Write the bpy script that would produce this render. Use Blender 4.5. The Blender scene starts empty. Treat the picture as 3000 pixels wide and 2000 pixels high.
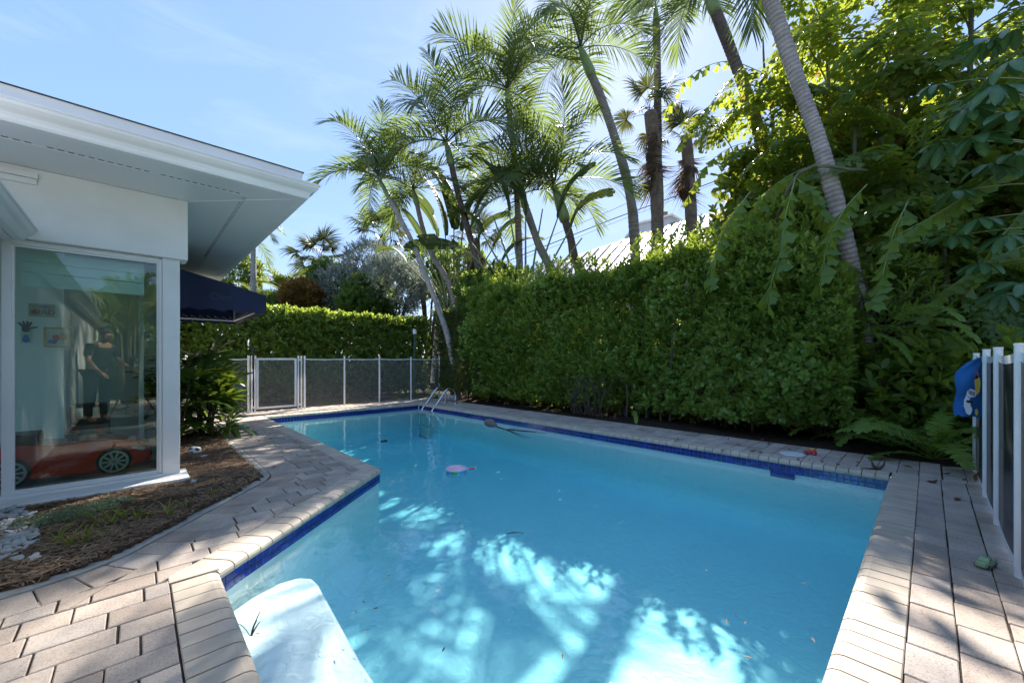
import bpy, bmesh, math, random
import numpy as np
from mathutils import Vector, Matrix

# ------------------------------------------------------------------ camera, sky, sun, exposure
SC = bpy.context.scene
COL = SC.collection
FPX, CAMH, HZ = 1160.0, 1.15, 1054.0          # focal length in photo pixels, lens height, horizon row
AZ = math.radians(46.45)
cd = bpy.data.cameras.new('camera'); cam = bpy.data.objects.new('camera', cd); COL.objects.link(cam)
cam.location = (0, 0, CAMH); cam.rotation_euler = (math.radians(90), 0, AZ - math.radians(90))
cd.sensor_width = 36.0; cd.lens = 36.0 * FPX / 3000.0; cd.shift_y = (HZ - 1000.0) / 3000.0
cd.clip_start = 0.02; cd.clip_end = 600
SC.camera = cam
SUN_AZ, SUN_EL = math.radians(32.0), math.radians(41.0)
w = bpy.data.worlds.new('World'); SC.world = w; w.use_nodes = True
nt = w.node_tree; bg = nt.nodes['Background']
sky = nt.nodes.new('ShaderNodeTexSky'); sky.sky_type = 'NISHITA'; sky.sun_disc = False
sky.sun_elevation = SUN_EL; sky.sun_rotation = math.radians(90) - SUN_AZ
sky.air_density = 1.0; sky.dust_density = 0.25; sky.ozone_density = 2.2; sky.altitude = 0
gam = nt.nodes.new('ShaderNodeGamma'); gam.inputs[1].default_value = 0.27; nt.links.new(sky.outputs[0], gam.inputs[0])
hs = nt.nodes.new('ShaderNodeHueSaturation'); hs.inputs['Hue'].default_value = 0.512; hs.inputs['Saturation'].default_value = 1.74; hs.inputs['Value'].default_value = 1.06; tn = nt.nodes.new('ShaderNodeMix'); tn.data_type = 'RGBA'; tn.blend_type = 'MULTIPLY'; tn.inputs[0].default_value = 1.0; tn.inputs[7].default_value = (0.770, 0.822, 1.0, 1)
nt.links.new(gam.outputs[0], tn.inputs[6]); nt.links.new(tn.outputs[2], hs.inputs['Color'])
cn = nt.nodes.new('ShaderNodeTexCoord'); cm = nt.nodes.new('ShaderNodeMapping'); cm.inputs['Scale'].default_value = (2.2, 3.4, 9.0); cm.inputs['Rotation'].default_value = (0.2, 0.1, 0.7)
cz = nt.nodes.new('ShaderNodeTexNoise'); cz.inputs['Scale'].default_value = 1.6; cz.inputs['Detail'].default_value = 7.0; cz.inputs['Roughness'].default_value = 0.6; cz.inputs['Distortion'].default_value = 0.7
cr = nt.nodes.new('ShaderNodeValToRGB'); cr.color_ramp.elements[0].position = 0.52; cr.color_ramp.elements[1].position = 0.80; cr.color_ramp.elements[1].color = (0.10, 0.10, 0.10, 1)
cx = nt.nodes.new('ShaderNodeMix'); cx.data_type = 'RGBA'; cx.inputs[7].default_value = (1.75, 1.85, 2.0, 1)
nt.links.new(cn.outputs['Generated'], cm.inputs[0]); nt.links.new(cm.outputs[0], cz.inputs['Vector']); nt.links.new(cz.outputs[0], cr.inputs[0]); nt.links.new(cr.outputs[0], cx.inputs[0]); t2 = nt.nodes.new('ShaderNodeMix'); t2.data_type = 'RGBA'; t2.blend_type = 'MULTIPLY'; t2.inputs[0].default_value = 1.0; t2.inputs[7].default_value = (1.0, 1.0, 0.78, 1)
nt.links.new(hs.outputs[0], t2.inputs[6]); nt.links.new(t2.outputs[2], cx.inputs[6])
nt.links.new(cx.outputs[2], bg.inputs[0]); bg.inputs[1].default_value = 0.15
sl = bpy.data.lights.new('sun', 'SUN'); sl.energy = 2.5; sl.angle = math.radians(0.5); sl.color = (1.0, 0.93, 0.84)
sun = bpy.data.objects.new('sun', sl); COL.objects.link(sun)
SUND = Vector((math.cos(SUN_AZ) * math.cos(SUN_EL), math.sin(SUN_AZ) * math.cos(SUN_EL), math.sin(SUN_EL)))
sun.rotation_euler = (-SUND).to_track_quat('-Z', 'Y').to_euler(); sun.location = (0, 0, 30)
vs = SC.view_settings; vs.view_transform = 'Standard'; vs.look = 'None'; vs.gamma = 1; vs.use_curve_mapping = False
vs.exposure = 2.68
SC.cycles.use_denoising = True
SC.cycles.max_bounces = 10; SC.cycles.diffuse_bounces = 4; SC.cycles.glossy_bounces = 4
SC.cycles.transmission_bounces = 8; SC.cycles.transparent_max_bounces = 16; SC.cycles.volume_bounces = 0
SC.cycles.sample_clamp_indirect = 6.0
SC.cycles.caustics_reflective = False

rng = np.random.default_rng(7)
random.seed(7)
U = rng.uniform
rad = math.radians

# ------------------------------------------------------------------ place helpers
FW = np.array([math.cos(AZ), math.sin(AZ), 0.0]); RT = np.array([math.sin(AZ), -math.cos(AZ), 0.0]); UP = np.array([0, 0, 1.0])
CP = np.array([0, 0, CAMH])
def ray(u, v): return FW + RT * (u - 1500) / FPX + UP * (HZ - v) / FPX
def at(u, v, d): return CP + ray(u, v) * d
def onz(u, v, z=0.0):
    r = ray(u, v); return CP + r * ((z - CAMH) / r[2])
def ony(u, v, y):
    r = ray(u, v); return CP + r * (y / r[1])
def onx(u, v, x):
    r = ray(u, v); return CP + r * (x / r[0])

# ------------------------------------------------------------------ object helpers
def tag(o, label=None, cat=None, group=None, kind=None):
    if label: o['label'] = label
    if cat: o['category'] = cat
    if group: o['group'] = group
    if kind: o['kind'] = kind
    return o
def link(name, me, parent=None, mat=None, M=None):
    o = bpy.data.objects.new(name, me); COL.objects.link(o)
    if mat is not None and me is not None and len(me.materials) == 0: me.materials.append(mat)
    if parent is not None: o.parent = parent
    if M is not None: o.matrix_basis = M
    return o
def empty(name, loc=(0, 0, 0), label=None, cat=None, group=None, kind=None, rz=0.0):
    o = bpy.data.objects.new(name, None); COL.objects.link(o); o.location = loc; o.rotation_euler = (0, 0, rz)
    o.empty_display_size = 0.1
    return tag(o, label, cat, group, kind)
def np_mesh(name, V, F, mat=None, smooth=False, attr=None):
    """V (n,3); F: list of arrays (m,k)"""
    V = np.asarray(V, dtype=np.float32).reshape(-1, 3)
    if isinstance(F, np.ndarray): F = [F]
    F = [np.asarray(f, dtype=np.int32) for f in F if len(f)]
    me = bpy.data.meshes.new(name)
    me.vertices.add(len(V)); me.vertices.foreach_set('co', V.ravel())
    nl = sum(f.size for f in F); npol = sum(len(f) for f in F)
    me.loops.add(nl); me.loops.foreach_set('vertex_index', np.concatenate([f.ravel() for f in F]))
    me.polygons.add(npol)
    tot = np.concatenate([np.full(len(f), f.shape[1], np.int32) for f in F])
    st = np.concatenate([[0], np.cumsum(tot)[:-1]]).astype(np.int32)
    me.polygons.foreach_set('loop_start', st)
    if smooth: me.polygons.foreach_set('use_smooth', np.ones(npol, dtype=bool))
    if attr is not None:
        for k, a in attr.items():
            at_ = me.attributes.new(k, 'FLOAT', 'POINT'); at_.data.foreach_set('value', np.asarray(a, dtype=np.float32))
    me.update(calc_edges=True); me.validate()
    if mat: me.materials.append(mat)
    return me
class MB:
    """collects simple solids, then becomes ONE mesh"""
    def __init__(s): s.v = []; s.f = []; s.n = 0; s.a = []
    def add(s, V, F, a=0.5):
        V = np.asarray(V, float).reshape(-1, 3)
        s.v.append(V)
        for f in F: s.f.append([i + s.n for i in f])
        s.n += len(V); s.a += ([a] * len(V) if np.isscalar(a) else list(a)); return s
    def box(s, x0, x1, y0, y1, z0, z1):
        V = [(x, y, z) for z in (z0, z1) for y in (y0, y1) for x in (x0, x1)]
        return s.add(V, [(0, 2, 3, 1), (4, 5, 7, 6), (0, 1, 5, 4), (2, 6, 7, 3), (0, 4, 6, 2), (1, 3, 7, 5)])
    def obox(s, c, ax, ay, az):
        c, ax, ay, az = map(np.asarray, (c, ax, ay, az))
        V = [c + ax * i + ay * j + az * k for k in (-1, 1) for j in (-1, 1) for i in (-1, 1)]
        return s.add(V, [(0, 2, 3, 1), (4, 5, 7, 6), (0, 1, 5, 4), (2, 6, 7, 3), (0, 4, 6, 2), (1, 3, 7, 5)])
    def tube(s, P, r, seg=8, caps=True):
        V, F = tube(P, r, seg, caps); al = np.repeat(np.linspace(0, 1, len(P)), seg)
        return s.add(V, F, list(al) + [0] * (len(V) - len(al)))
    def prism(s, poly, z0, z1):
        n = len(poly)
        V = [(p[0], p[1], z0) for p in poly] + [(p[0], p[1], z1) for p in poly]
        return s.add(V, [tuple(range(n))[::-1], tuple(range(n, 2 * n))] + [(i, (i + 1) % n, n + (i + 1) % n, n + i) for i in range(n)])
    def mesh(s, name, mat=None, smooth=False):
        me = bpy.data.meshes.new(name); V = np.concatenate(s.v)
        me.from_pydata(V.tolist(), [], s.f)
        a = me.attributes.new('along', 'FLOAT', 'POINT'); a.data.foreach_set('value', np.asarray(s.a, np.float32))
        if smooth: me.polygons.foreach_set('use_smooth', np.ones(len(me.polygons), bool))
        me.update()
        if mat: me.materials.append(mat)
        return me
    def build(s, name, mat, parent=None, smooth=False, bevel=0.0):
        o = link(name, s.mesh(name, mat, smooth), parent)
        if bevel:
            m = o.modifiers.new('bevel', 'BEVEL'); m.width = bevel; m.segments = 2; m.limit_method = 'ANGLE'; m.angle_limit = rad(40)
        return o
def lettering(body, size, mat, parent, loc, rot, ext=.0008):
    tc = bpy.data.curves.new('lettering', 'FONT'); tc.body = body; tc.size = size; tc.extrude = ext
    t = bpy.data.objects.new('lettering', tc); COL.objects.link(t); bpy.context.view_layer.update()
    me = bpy.data.meshes.new_from_object(t.evaluated_get(bpy.context.evaluated_depsgraph_get())); bpy.data.objects.remove(t); bpy.data.curves.remove(tc)
    me.materials.clear(); me.materials.append(mat); o = link('lettering', me, parent); o.location = loc; o.rotation_euler = rot; return o
def frame_of(T):
    T = T / np.linalg.norm(T); a = np.array([0, 0, 1.0]) if abs(T[2]) < 0.95 else np.array([1.0, 0, 0])
    s = np.cross(T, a); s /= np.linalg.norm(s); return s, np.cross(s, T)
def tube(P, r, seg=8, caps=True):
    P = np.asarray(P, float); n = len(P); r = np.full(n, r) if np.isscalar(r) else np.asarray(r)
    V = []; T = np.gradient(P, axis=0); s, b = frame_of(T[0]); ang = np.linspace(0, 2 * math.pi, seg, endpoint=False)
    for i in range(n):
        t = T[i] / (np.linalg.norm(T[i]) + 1e-9); s = s - t * (s @ t); s /= np.linalg.norm(s) + 1e-9; b = np.cross(t, s)
        V.append(P[i] + r[i] * (np.cos(ang)[:, None] * s + np.sin(ang)[:, None] * b))
    V = np.concatenate(V)
    F = [(i * seg + j, i * seg + (j + 1) % seg, (i + 1) * seg + (j + 1) % seg, (i + 1) * seg + j) for i in range(n - 1) for j in range(seg)]
    if caps: F += [tuple(range(seg))[::-1], tuple(range((n - 1) * seg, n * seg))]
    return V, F
def smooth_path(P, n):
    P = np.asarray(P, float); Q = np.vstack([2 * P[0] - P[1], P, 2 * P[-1] - P[-2]])
    out = []
    for t in np.linspace(0, len(P) - 1 - 1e-6, n):
        i = int(t); f = t - i; a, b, c, d = Q[i:i + 4]
        out.append(0.5 * (2 * b + (c - a) * f + (2 * a - 5 * b + 4 * c - d) * f * f + (3 * b - a - 3 * c + d) * f ** 3))
    return np.array(out)
def lathe(prof, seg=24):
    V = [(r * math.cos(a), r * math.sin(a), z) for r, z in prof for a in np.linspace(0, 2 * math.pi, seg, endpoint=False)]
    F = [(i * seg + j, i * seg + (j + 1) % seg, (i + 1) * seg + (j + 1) % seg, (i + 1) * seg + j) for i in range(len(prof) - 1) for j in range(seg)]
    return V, F
def fnoise(seed, k=6, lo=0.5, hi=3.0):
    r = np.random.default_rng(seed); A = r.uniform(lo, hi, k); th = r.uniform(0, 2 * np.pi, k); ph = r.uniform(0, 6.28, k)
    def f(x, y): return sum(np.sin(A[i] * (np.cos(th[i]) * x + np.sin(th[i]) * y) * 2 + ph[i]) for i in range(k)) / k
    return f
def mat4(R, p, s=1.0):
    M = np.eye(4); M[:3, :3] = R * s; M[:3, 3] = p; return Matrix(M.tolist())

# ------------------------------------------------------------------ materials
class N:
    def __init__(s, name):
        s.m = bpy.data.materials.new(name); s.m.use_nodes = True; s.t = s.m.node_tree; s.t.nodes.clear()
        s.out = s.t.nodes.new('ShaderNodeOutputMaterial')
    def n(s, typ, **kw):
        x = s.t.nodes.new('ShaderNode' + typ)
        for k, v in kw.items():
            if k.startswith('_'): setattr(x, k[1:], v)
            else:
                key = k.replace('__', ' '); key = int(key[1:]) if key[0] == 'i' and key[1:].isdigit() else key
                if isinstance(v, bpy.types.NodeSocket): s.t.links.new(v, x.inputs[key])
                else:
                    if isinstance(v, tuple) and len(v) == 3 and x.inputs[key].type == 'RGBA': v = v + (1,)
                    x.inputs[key].default_value = v
        return x
    def mix(s, f, a, b, mode='MIX'):
        x = s.t.nodes.new('ShaderNodeMix'); x.data_type = 'RGBA'; x.blend_type = mode
        for i, v in ((0, f), (6, a), (7, b)):
            if isinstance(v, bpy.types.NodeSocket): s.t.links.new(v, x.inputs[i])
            else: x.inputs[i].default_value = v + (1,) if isinstance(v, tuple) else v
        return x.outputs[2]
    def ramp(s, f, stops):
        x = s.t.nodes.new('ShaderNodeValToRGB'); e = x.color_ramp.elements
        while len(e) < len(stops): e.new(0.5)
        for el, (p, c) in zip(e, stops): el.position = p; el.color = c + (1,) if isinstance(c, tuple) else (c, c, c, 1)
        s.t.links.new(f, x.inputs[0]); return x.outputs[0]
    def math(s, op, a, b=0.0):
        x = s.t.nodes.new('ShaderNodeMath'); x.operation = op
        for i, v in enumerate((a, b)):
            if isinstance(v, bpy.types.NodeSocket): s.t.links.new(v, x.inputs[i])
            else: x.inputs[i].default_value = v
        return x.outputs[0]
    def noise(s, scale, detail=3.0, vec=None, rough=0.5):
        if vec is None: vec = s.coord()
        x = s.n('TexNoise', Scale=scale, Detail=detail, Roughness=rough, Vector=vec); return x.outputs[0]
    def coord(s):
        g = s.n('NewGeometry'); return g.outputs['Position']
    def bump(s, h, strength=0.3, dist=0.01):
        return s.n('Bump', Height=h, Strength=strength, Distance=dist).outputs[0]
    def done(s, sh, vol=None):
        s.t.links.new(sh, s.out.inputs[0])
        if vol is not None: s.t.links.new(vol, s.out.inputs[1])
        return s.m
def pr(name, col, rough=0.5, metal=0.0, spec=0.5, var=0.12, nscale=6.0, bump=0.0, bscale=40.0, coat=0.0, dirt=0.0):
    m = N(name); c = col
    nz = m.noise(nscale, 4.0)
    f = m.ramp(nz, [(0.3, 1 - var), (0.7, 1 + var * 0.4)])
    c = m.mix(1.0, col, f, 'MULTIPLY')
    if dirt:
        d = m.ramp(m.noise(2.1, 6.0), [(0.45, 0.0), (0.75, dirt)]); c = m.mix(d, c, (0.16, 0.13, 0.09))
    kw = dict(Base__Color=c, Roughness=rough, Metallic=metal, Specular__IOR__Level=spec)
    kw = {('Specular IOR Level' if k.startswith('Spec') else k.replace('__', ' ')): v for k, v in kw.items()}
    x = m.t.nodes.new('ShaderNodeBsdfPrincipled')
    for k, v in kw.items():
        if isinstance(v, bpy.types.NodeSocket): m.t.links.new(v, x.inputs[k])
        else: x.inputs[k].default_value = v
    if coat: x.inputs['Coat Weight'].default_value = coat
    if bump: m.t.links.new(m.bump(m.noise(bscale, 5.0), bump), x.inputs['Normal'])
    return m.done(x.outputs[0])
def prin(m, c, rough=0.5, spec=0.5, metal=0.0, normal=None, coat=0.0):
    x = m.t.nodes.new('ShaderNodeBsdfPrincipled')
    for k, v in (('Base Color', c), ('Roughness', rough), ('Specular IOR Level', spec), ('Metallic', metal), ('Coat Weight', coat)):
        if isinstance(v, bpy.types.NodeSocket): m.t.links.new(v, x.inputs[k])
        else: x.inputs[k].default_value = v + (1,) if isinstance(v, tuple) else v
    if normal is not None: m.t.links.new(normal, x.inputs['Normal'])
    return x.outputs[0]
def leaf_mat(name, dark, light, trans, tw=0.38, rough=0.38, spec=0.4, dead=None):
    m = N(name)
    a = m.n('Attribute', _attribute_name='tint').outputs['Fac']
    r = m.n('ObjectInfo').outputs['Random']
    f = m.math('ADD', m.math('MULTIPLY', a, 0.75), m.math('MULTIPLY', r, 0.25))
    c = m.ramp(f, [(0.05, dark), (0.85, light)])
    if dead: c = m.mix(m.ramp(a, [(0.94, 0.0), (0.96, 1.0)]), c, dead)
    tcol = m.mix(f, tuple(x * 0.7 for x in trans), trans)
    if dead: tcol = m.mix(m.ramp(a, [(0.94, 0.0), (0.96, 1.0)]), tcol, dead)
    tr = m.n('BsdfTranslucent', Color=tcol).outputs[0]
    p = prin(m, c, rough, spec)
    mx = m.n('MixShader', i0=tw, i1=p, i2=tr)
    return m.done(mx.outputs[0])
M = {}
M['white'] = pr('white_paint', (0.83, 0.81, 0.77), 0.45, var=0.05, nscale=1.3, dirt=0.06)
M['stucco'] = pr('painted_stucco', (0.84, 0.82, 0.77), 0.7, var=0.05, nscale=1.0, bump=0.12, bscale=60, dirt=0.14)
M['soffit'] = pr('soffit_vinyl', (0.78, 0.77, 0.74), 0.35, var=0.04, nscale=0.8)
M['alu'] = pr('gutter_aluminium', (0.83, 0.81, 0.77), 0.3, var=0.06, nscale=1.5, dirt=0.10)
M['pvc'] = pr('white_pvc', (0.78, 0.79, 0.8), 0.35, var=0.04)
M['dark'] = pr('slot_shade_black', (0.02, 0.02, 0.022), 0.8)  # near-black colour standing for the shade inside the vent slots
M['tar'] = pr('roof_membrane', (0.05, 0.05, 0.05), 0.9)
M['steel'] = pr('polished_steel', (0.62, 0.63, 0.64), 0.16, metal=1.0, var=0.05)
M['greenpaint'] = pr('green_paint', (0.02, 0.075, 0.055), 0.45)
M['black'] = pr('black_plastic', (0.02, 0.02, 0.022), 0.4)
M['bark_dark'] = pr('dark_bark', (0.09, 0.07, 0.05), 0.9, bump=0.5, bscale=30)
M['wood'] = pr('weathered_pole', (0.2, 0.17, 0.14), 0.9, bump=0.3)
M['wire'] = pr('cable_rubber', (0.015, 0.015, 0.02), 0.5)
M['concrete'] = pr('curb_concrete', (0.42, 0.40, 0.36), 0.9, var=0.25, nscale=9, bump=0.3, bscale=120)
M['plasterwall'] = pr('room_paint', (0.78, 0.85, 0.81), 0.7, var=0.03)
M['roomfloor'] = pr('room_floor_tile', (0.5, 0.52, 0.5), 0.3, var=0.06)
M['navy'] = pr('navy_canvas', (0.012, 0.02, 0.07), 0.65, var=0.25, nscale=4, bump=0.15, bscale=200)

def paver_mat():
    m = N('concrete_paver')
    r = m.n('ObjectInfo').outputs['Random']
    base = m.ramp(r, [(0.0, (0.37, 0.30, 0.25)), (0.3, (0.46, 0.385, 0.325)), (0.65, (0.53, 0.45, 0.385)), (0.85, (0.46, 0.40, 0.35)), (1.0, (0.40, 0.345, 0.30))])
    co = m.coord()
    big = m.ramp(m.noise(5.0, 5.0, co), [(0.3, 0.78), (0.7, 1.08)])
    c = m.mix(1.0, base, big, 'MULTIPLY')
    sp = m.ramp(m.noise(120.0, 3.0, co, 0.7), [(0.36, 0.55), (0.46, 1.0), (0.62, 1.0), (0.72, 1.18)])
    c = m.mix(0.8, c, m.mix(1.0, c, sp, 'MULTIPLY'))
    st = m.ramp(m.noise(1.3, 5.0, co), [(0.5, 0.0), (0.72, 0.45)])
    c = m.mix(st, c, (0.17, 0.15, 0.13))
    nb = m.bump(m.noise(90.0, 6.0, co, 0.65), 0.45, 0.006)
    return m.done(prin(m, c, 0.85, 0.25, normal=nb))
M['paver'] = paver_mat()
def coping_mat():
    m = N('coping_brick'); r = m.n('ObjectInfo').outputs['Random']; co = m.coord()
    base = m.ramp(r, [(0.0, (0.50, 0.42, 0.33)), (0.5, (0.55, 0.47, 0.38)), (1.0, (0.47, 0.41, 0.33))])
    c = m.mix(1.0, base, m.ramp(m.noise(7.0, 4.0, co), [(0.3, 0.85), (0.7, 1.06)]), 'MULTIPLY')
    c = m.mix(m.ramp(m.noise(2.3, 6.0, co), [(0.55, 0.0), (0.75, 0.35)]), c, (0.25, 0.22, 0.17))
    nb = m.bump(m.noise(160.0, 4.0, co), 0.2, 0.004)
    return m.done(prin(m, c, 0.6, 0.35, normal=nb))
M['coping'] = coping_mat()
M['grout'] = pr('terracotta_grout', (0.30, 0.19, 0.13), 0.95)
def tile_mat():
    m = N('cobalt_tile'); r = m.n('ObjectInfo').outputs['Random']; co = m.coord()
    c = m.ramp(r, [(0.0, (0.008, 0.012, 0.13)), (0.6, (0.012, 0.02, 0.24)), (1.0, (0.015, 0.03, 0.32))])
    c = m.mix(m.ramp(m.noise(70.0, 3.0, co), [(0.5, 0.0), (0.8, 0.4)]), c, (0.02, 0.06, 0.42))
    return m.done(prin(m, c, 0.12, 0.6, normal=m.bump(m.noise(60.0, 2.0, co), 0.12, 0.004)))
M['tile'] = tile_mat()
M['tilegrout'] = pr('pale_grout', (0.45, 0.47, 0.44), 0.9)
def plaster_mat():
    m = N('pool_plaster'); co = m.coord()
    c = m.mix(m.ramp(m.noise(0.9, 6.0, co), [(0.35, 0.0), (0.7, 1.0)]), (0.74, 0.83, 0.80), (0.79, 0.86, 0.83))
    c = m.mix(m.ramp(m.noise(14.0, 5.0, co), [(0.5, 0.0), (0.85, 0.25)]), c, (0.66, 0.76, 0.74))
    wv = m.n('TexNoise', Scale=9.0, Detail=2.0, Distortion=1.2, Vector=co).outputs[0]
    return m.done(prin(m, c, 0.8, 0.2, normal=m.bump(wv, 0.55, 0.03)))
M['plaster'] = plaster_mat()
def soil_mat(name, a, b, sc=12.0):
    m = N(name); co = m.coord()
    c = m.ramp(m.noise(sc, 8.0, co, 0.7), [(0.3, a), (0.7, b)])
    return m.done(prin(m, c, 0.95, 0.1, normal=m.bump(m.noise(sc * 6, 6.0, co), 0.9, 0.02)))
M['soil'] = soil_mat('dark_soil', (0.018, 0.013, 0.009), (0.06, 0.045, 0.032))
M['mulchbase'] = soil_mat('mulch_soil', (0.05, 0.03, 0.018), (0.16, 0.10, 0.06), 30.0)
M['sand'] = soil_mat('joint_sand', (0.035, 0.028, 0.022), (0.09, 0.075, 0.06), 20.0)
M['turf'] = soil_mat('turf_soil', (0.02, 0.035, 0.01), (0.04, 0.06, 0.015), 9.0)
def screen_mat(name, col, alpha):
    m = N(name); g = m.n('TexCoord').outputs['Object']
    wv = m.n('TexNoise', Scale=30.0, Detail=1.0, Vector=g).outputs[0]
    a = m.ramp(wv, [(0.3, alpha - 0.05), (0.7, alpha + 0.05)])
    p = prin(m, col, 0.45, 0.4); t = m.n('BsdfTransparent').outputs[0]
    return m.done(m.n('MixShader', i0=a, i1=t, i2=p).outputs[0])
M['screen'] = screen_mat('black_mesh_fabric', (0.012, 0.012, 0.018), 0.86)
M['screenfar'] = screen_mat('dark_mesh_fabric', (0.30, 0.28, 0.28), 0.26)
def glass_mat(name, tint, refl=1.0):
    m = N(name); f = m.n('Fresnel', IOR=1.5).outputs[0]
    f = m.math('MULTIPLY', f, 1.6 * refl)
    t = m.n('BsdfTransparent', Color=tint).outputs[0]; g = m.n('BsdfGlossy', Roughness=0.0, Color=(0.95, 1.0, 0.98)).outputs[0]
    return m.done(m.n('MixShader', i0=f, i1=t, i2=g).outputs[0])
M['glass'] = glass_mat('green_tinted_glass', (0.84, 0.95, 0.91), 0.85)
def trunk_mat(name, a, b, bands):
    m = N(name); al = m.n('Attribute', _attribute_name='along').outputs['Fac']; co = m.coord()
    ph = m.math('ADD', m.math('MULTIPLY', al, bands * 6.283), m.math('MULTIPLY', m.noise(9.0, 3.0, co), 2.2))
    s = m.math('SINE', ph)
    f = m.ramp(m.math('ADD', m.math('MULTIPLY', s, 0.13), m.noise(7.0, 6.0, co, 0.7)), [(0.25, a), (0.75, b)])
    f = m.mix(m.ramp(m.noise(2.2, 5.0, co), [(0.5, 0.0), (0.72, 0.5)]), f, tuple(x * 0.5 for x in a))
    return m.done(prin(m, f, 0.9, 0.15, normal=m.bump(m.math('ADD', s, m.noise(40.0, 4.0, co)), 0.35, 0.01)))
M['trunk'] = trunk_mat('ringed_palm_bark', (0.17, 0.14, 0.12), (0.36, 0.31, 0.28), 95)
M['trunk_pale'] = trunk_mat('pale_ringed_bark', (0.24, 0.20, 0.18), (0.47, 0.43, 0.40), 120)
M['trunk_brown'] = trunk_mat('brown_ringed_bark', (0.09, 0.065, 0.058), (0.20, 0.155, 0.135), 80)
M['sabalbark'] = trunk_mat('rough_sabal_bark', (0.11, 0.08, 0.06), (0.26, 0.20, 0.15), 90)
M['crownshaft'] = pr('green_crownshaft', (0.22, 0.30, 0.11), 0.4, var=0.2, nscale=3)
M['cane'] = pr('green_cane', (0.12, 0.12, 0.06), 0.6, var=0.4, nscale=8, bump=0.3)
M['stem'] = pr('leaf_stalk', (0.20, 0.25, 0.09), 0.5, var=0.2)
M['petiole'] = pr('broad_leaf_stalk', (0.17, 0.20, 0.08), 0.75, var=0.2, nscale=3)
M['twig'] = pr('bare_twig', (0.10, 0.08, 0.065), 0.9, var=0.3)
M['palmleaf'] = leaf_mat('palm_leaflet', (0.045, 0.075, 0.026), (0.10, 0.14, 0.045), (0.27, 0.36, 0.07), 0.40, 0.35)
M['arecaleaf'] = leaf_mat('areca_leaflet', (0.07, 0.13, 0.02), (0.16, 0.21, 0.03), (0.40, 0.46, 0.05), 0.45)
M['sabalfan'] = leaf_mat('sabal_fan', (0.035, 0.05, 0.025), (0.07, 0.09, 0.04), (0.16, 0.18, 0.05), 0.3)
M['deadfan'] = leaf_mat('dead_brown_fan', (0.06, 0.042, 0.03), (0.15, 0.105, 0.07), (0.14, 0.09, 0.045), 0.3, 0.8, 0.1)
M['fishtail'] = leaf_mat('fishtail_leaflet', (0.055, 0.115, 0.028), (0.14, 0.23, 0.045), (0.52, 0.60, 0.05), 0.48, 0.36, 0.45, dead=(0.30, 0.22, 0.05))
M['hedgeleaf'] = leaf_mat('hedge_leaf', (0.072, 0.14, 0.027), (0.20, 0.30, 0.055), (0.48, 0.60, 0.06), 0.42, 0.32, 0.5, dead=(.22, .13, .05))
M['clusia'] = leaf_mat('rounded_hedge_leaf', (0.070, 0.14, 0.030), (0.19, 0.295, 0.056), (0.48, 0.60, 0.07), 0.38, 0.26, 0.55, dead=(.22, .13, .05))
M['ixora'] = leaf_mat('small_dark_leaf', (0.05, 0.075, 0.02), (0.12, 0.15, 0.04), (0.26, 0.32, 0.05), 0.36, 0.4)
M['silver'] = leaf_mat('silver_leaf', (0.16, 0.19, 0.16), (0.38, 0.42, 0.38), (0.34, 0.38, 0.30), 0.3, 0.55, 0.3)
M['croton'] = leaf_mat('croton_leaf', (0.10, 0.05, 0.02), (0.24, 0.15, 0.04), (0.42, 0.22, 0.04), 0.4)
M['midgreen'] = leaf_mat('bush_leaf', (0.03, 0.075, 0.02), (0.10, 0.17, 0.035), (0.33, 0.44, 0.06), 0.4)
M['umbrella'] = leaf_mat('umbrella_tree_leaflet', (0.026, 0.075, 0.030), (0.085, 0.17, 0.06), (0.14, 0.28, 0.05), 0.22, 0.3, 0.45)
M['fern'] = leaf_mat('fern_leaflet', (0.09, 0.16, 0.03), (0.18, 0.28, 0.05), (0.38, 0.5, 0.06), 0.38, 0.5)
M['banana'] = leaf_mat('broad_banana_blade', (0.04, 0.07, 0.03), (0.08, 0.12, 0.045), (0.16, 0.22, 0.05), 0.32, 0.55, 0.25)
M['rhapis'] = leaf_mat('lady_palm_leaflet', (0.02, 0.06, 0.014), (0.045, 0.10, 0.02), (0.28, 0.40, 0.03), 0.35, 0.28, 0.5)
M['grass'] = leaf_mat('grass_blade', (0.12, 0.17, 0.03), (0.26, 0.32, 0.05), (0.5, 0.55, 0.06), 0.4, 0.5)
M['darkgrass'] = leaf_mat('strap_leaf', (0.02, 0.06, 0.015), (0.05, 0.11, 0.025), (0.2, 0.32, 0.04), 0.35)
M['lawn'] = leaf_mat('lawn_blade', (0.03, 0.065, 0.012), (0.06, 0.11, 0.02), (0.12, 0.2, 0.03), 0.3, 0.6)
M['straw'] = leaf_mat('mulch_straw', (0.10, 0.06, 0.038), (0.46, 0.32, 0.21), (0.25, 0.15, 0.08), 0.15, 0.8, 0.1)
M['paleherb'] = leaf_mat('pale_herb', (0.16, 0.22, 0.13), (0.32, 0.38, 0.24), (0.3, 0.38, 0.2), 0.3, 0.6)
M['deadleaf'] = leaf_mat('fallen_leaf', (0.06, 0.035, 0.02), (0.22, 0.12, 0.05), (0.2, 0.1, 0.04), 0.2, 0.7)
M['pebble'] = pr('white_pebble', (0.46, 0.46, 0.44), 0.8, var=0.2, nscale=30, bump=0.4, bscale=60)

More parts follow.
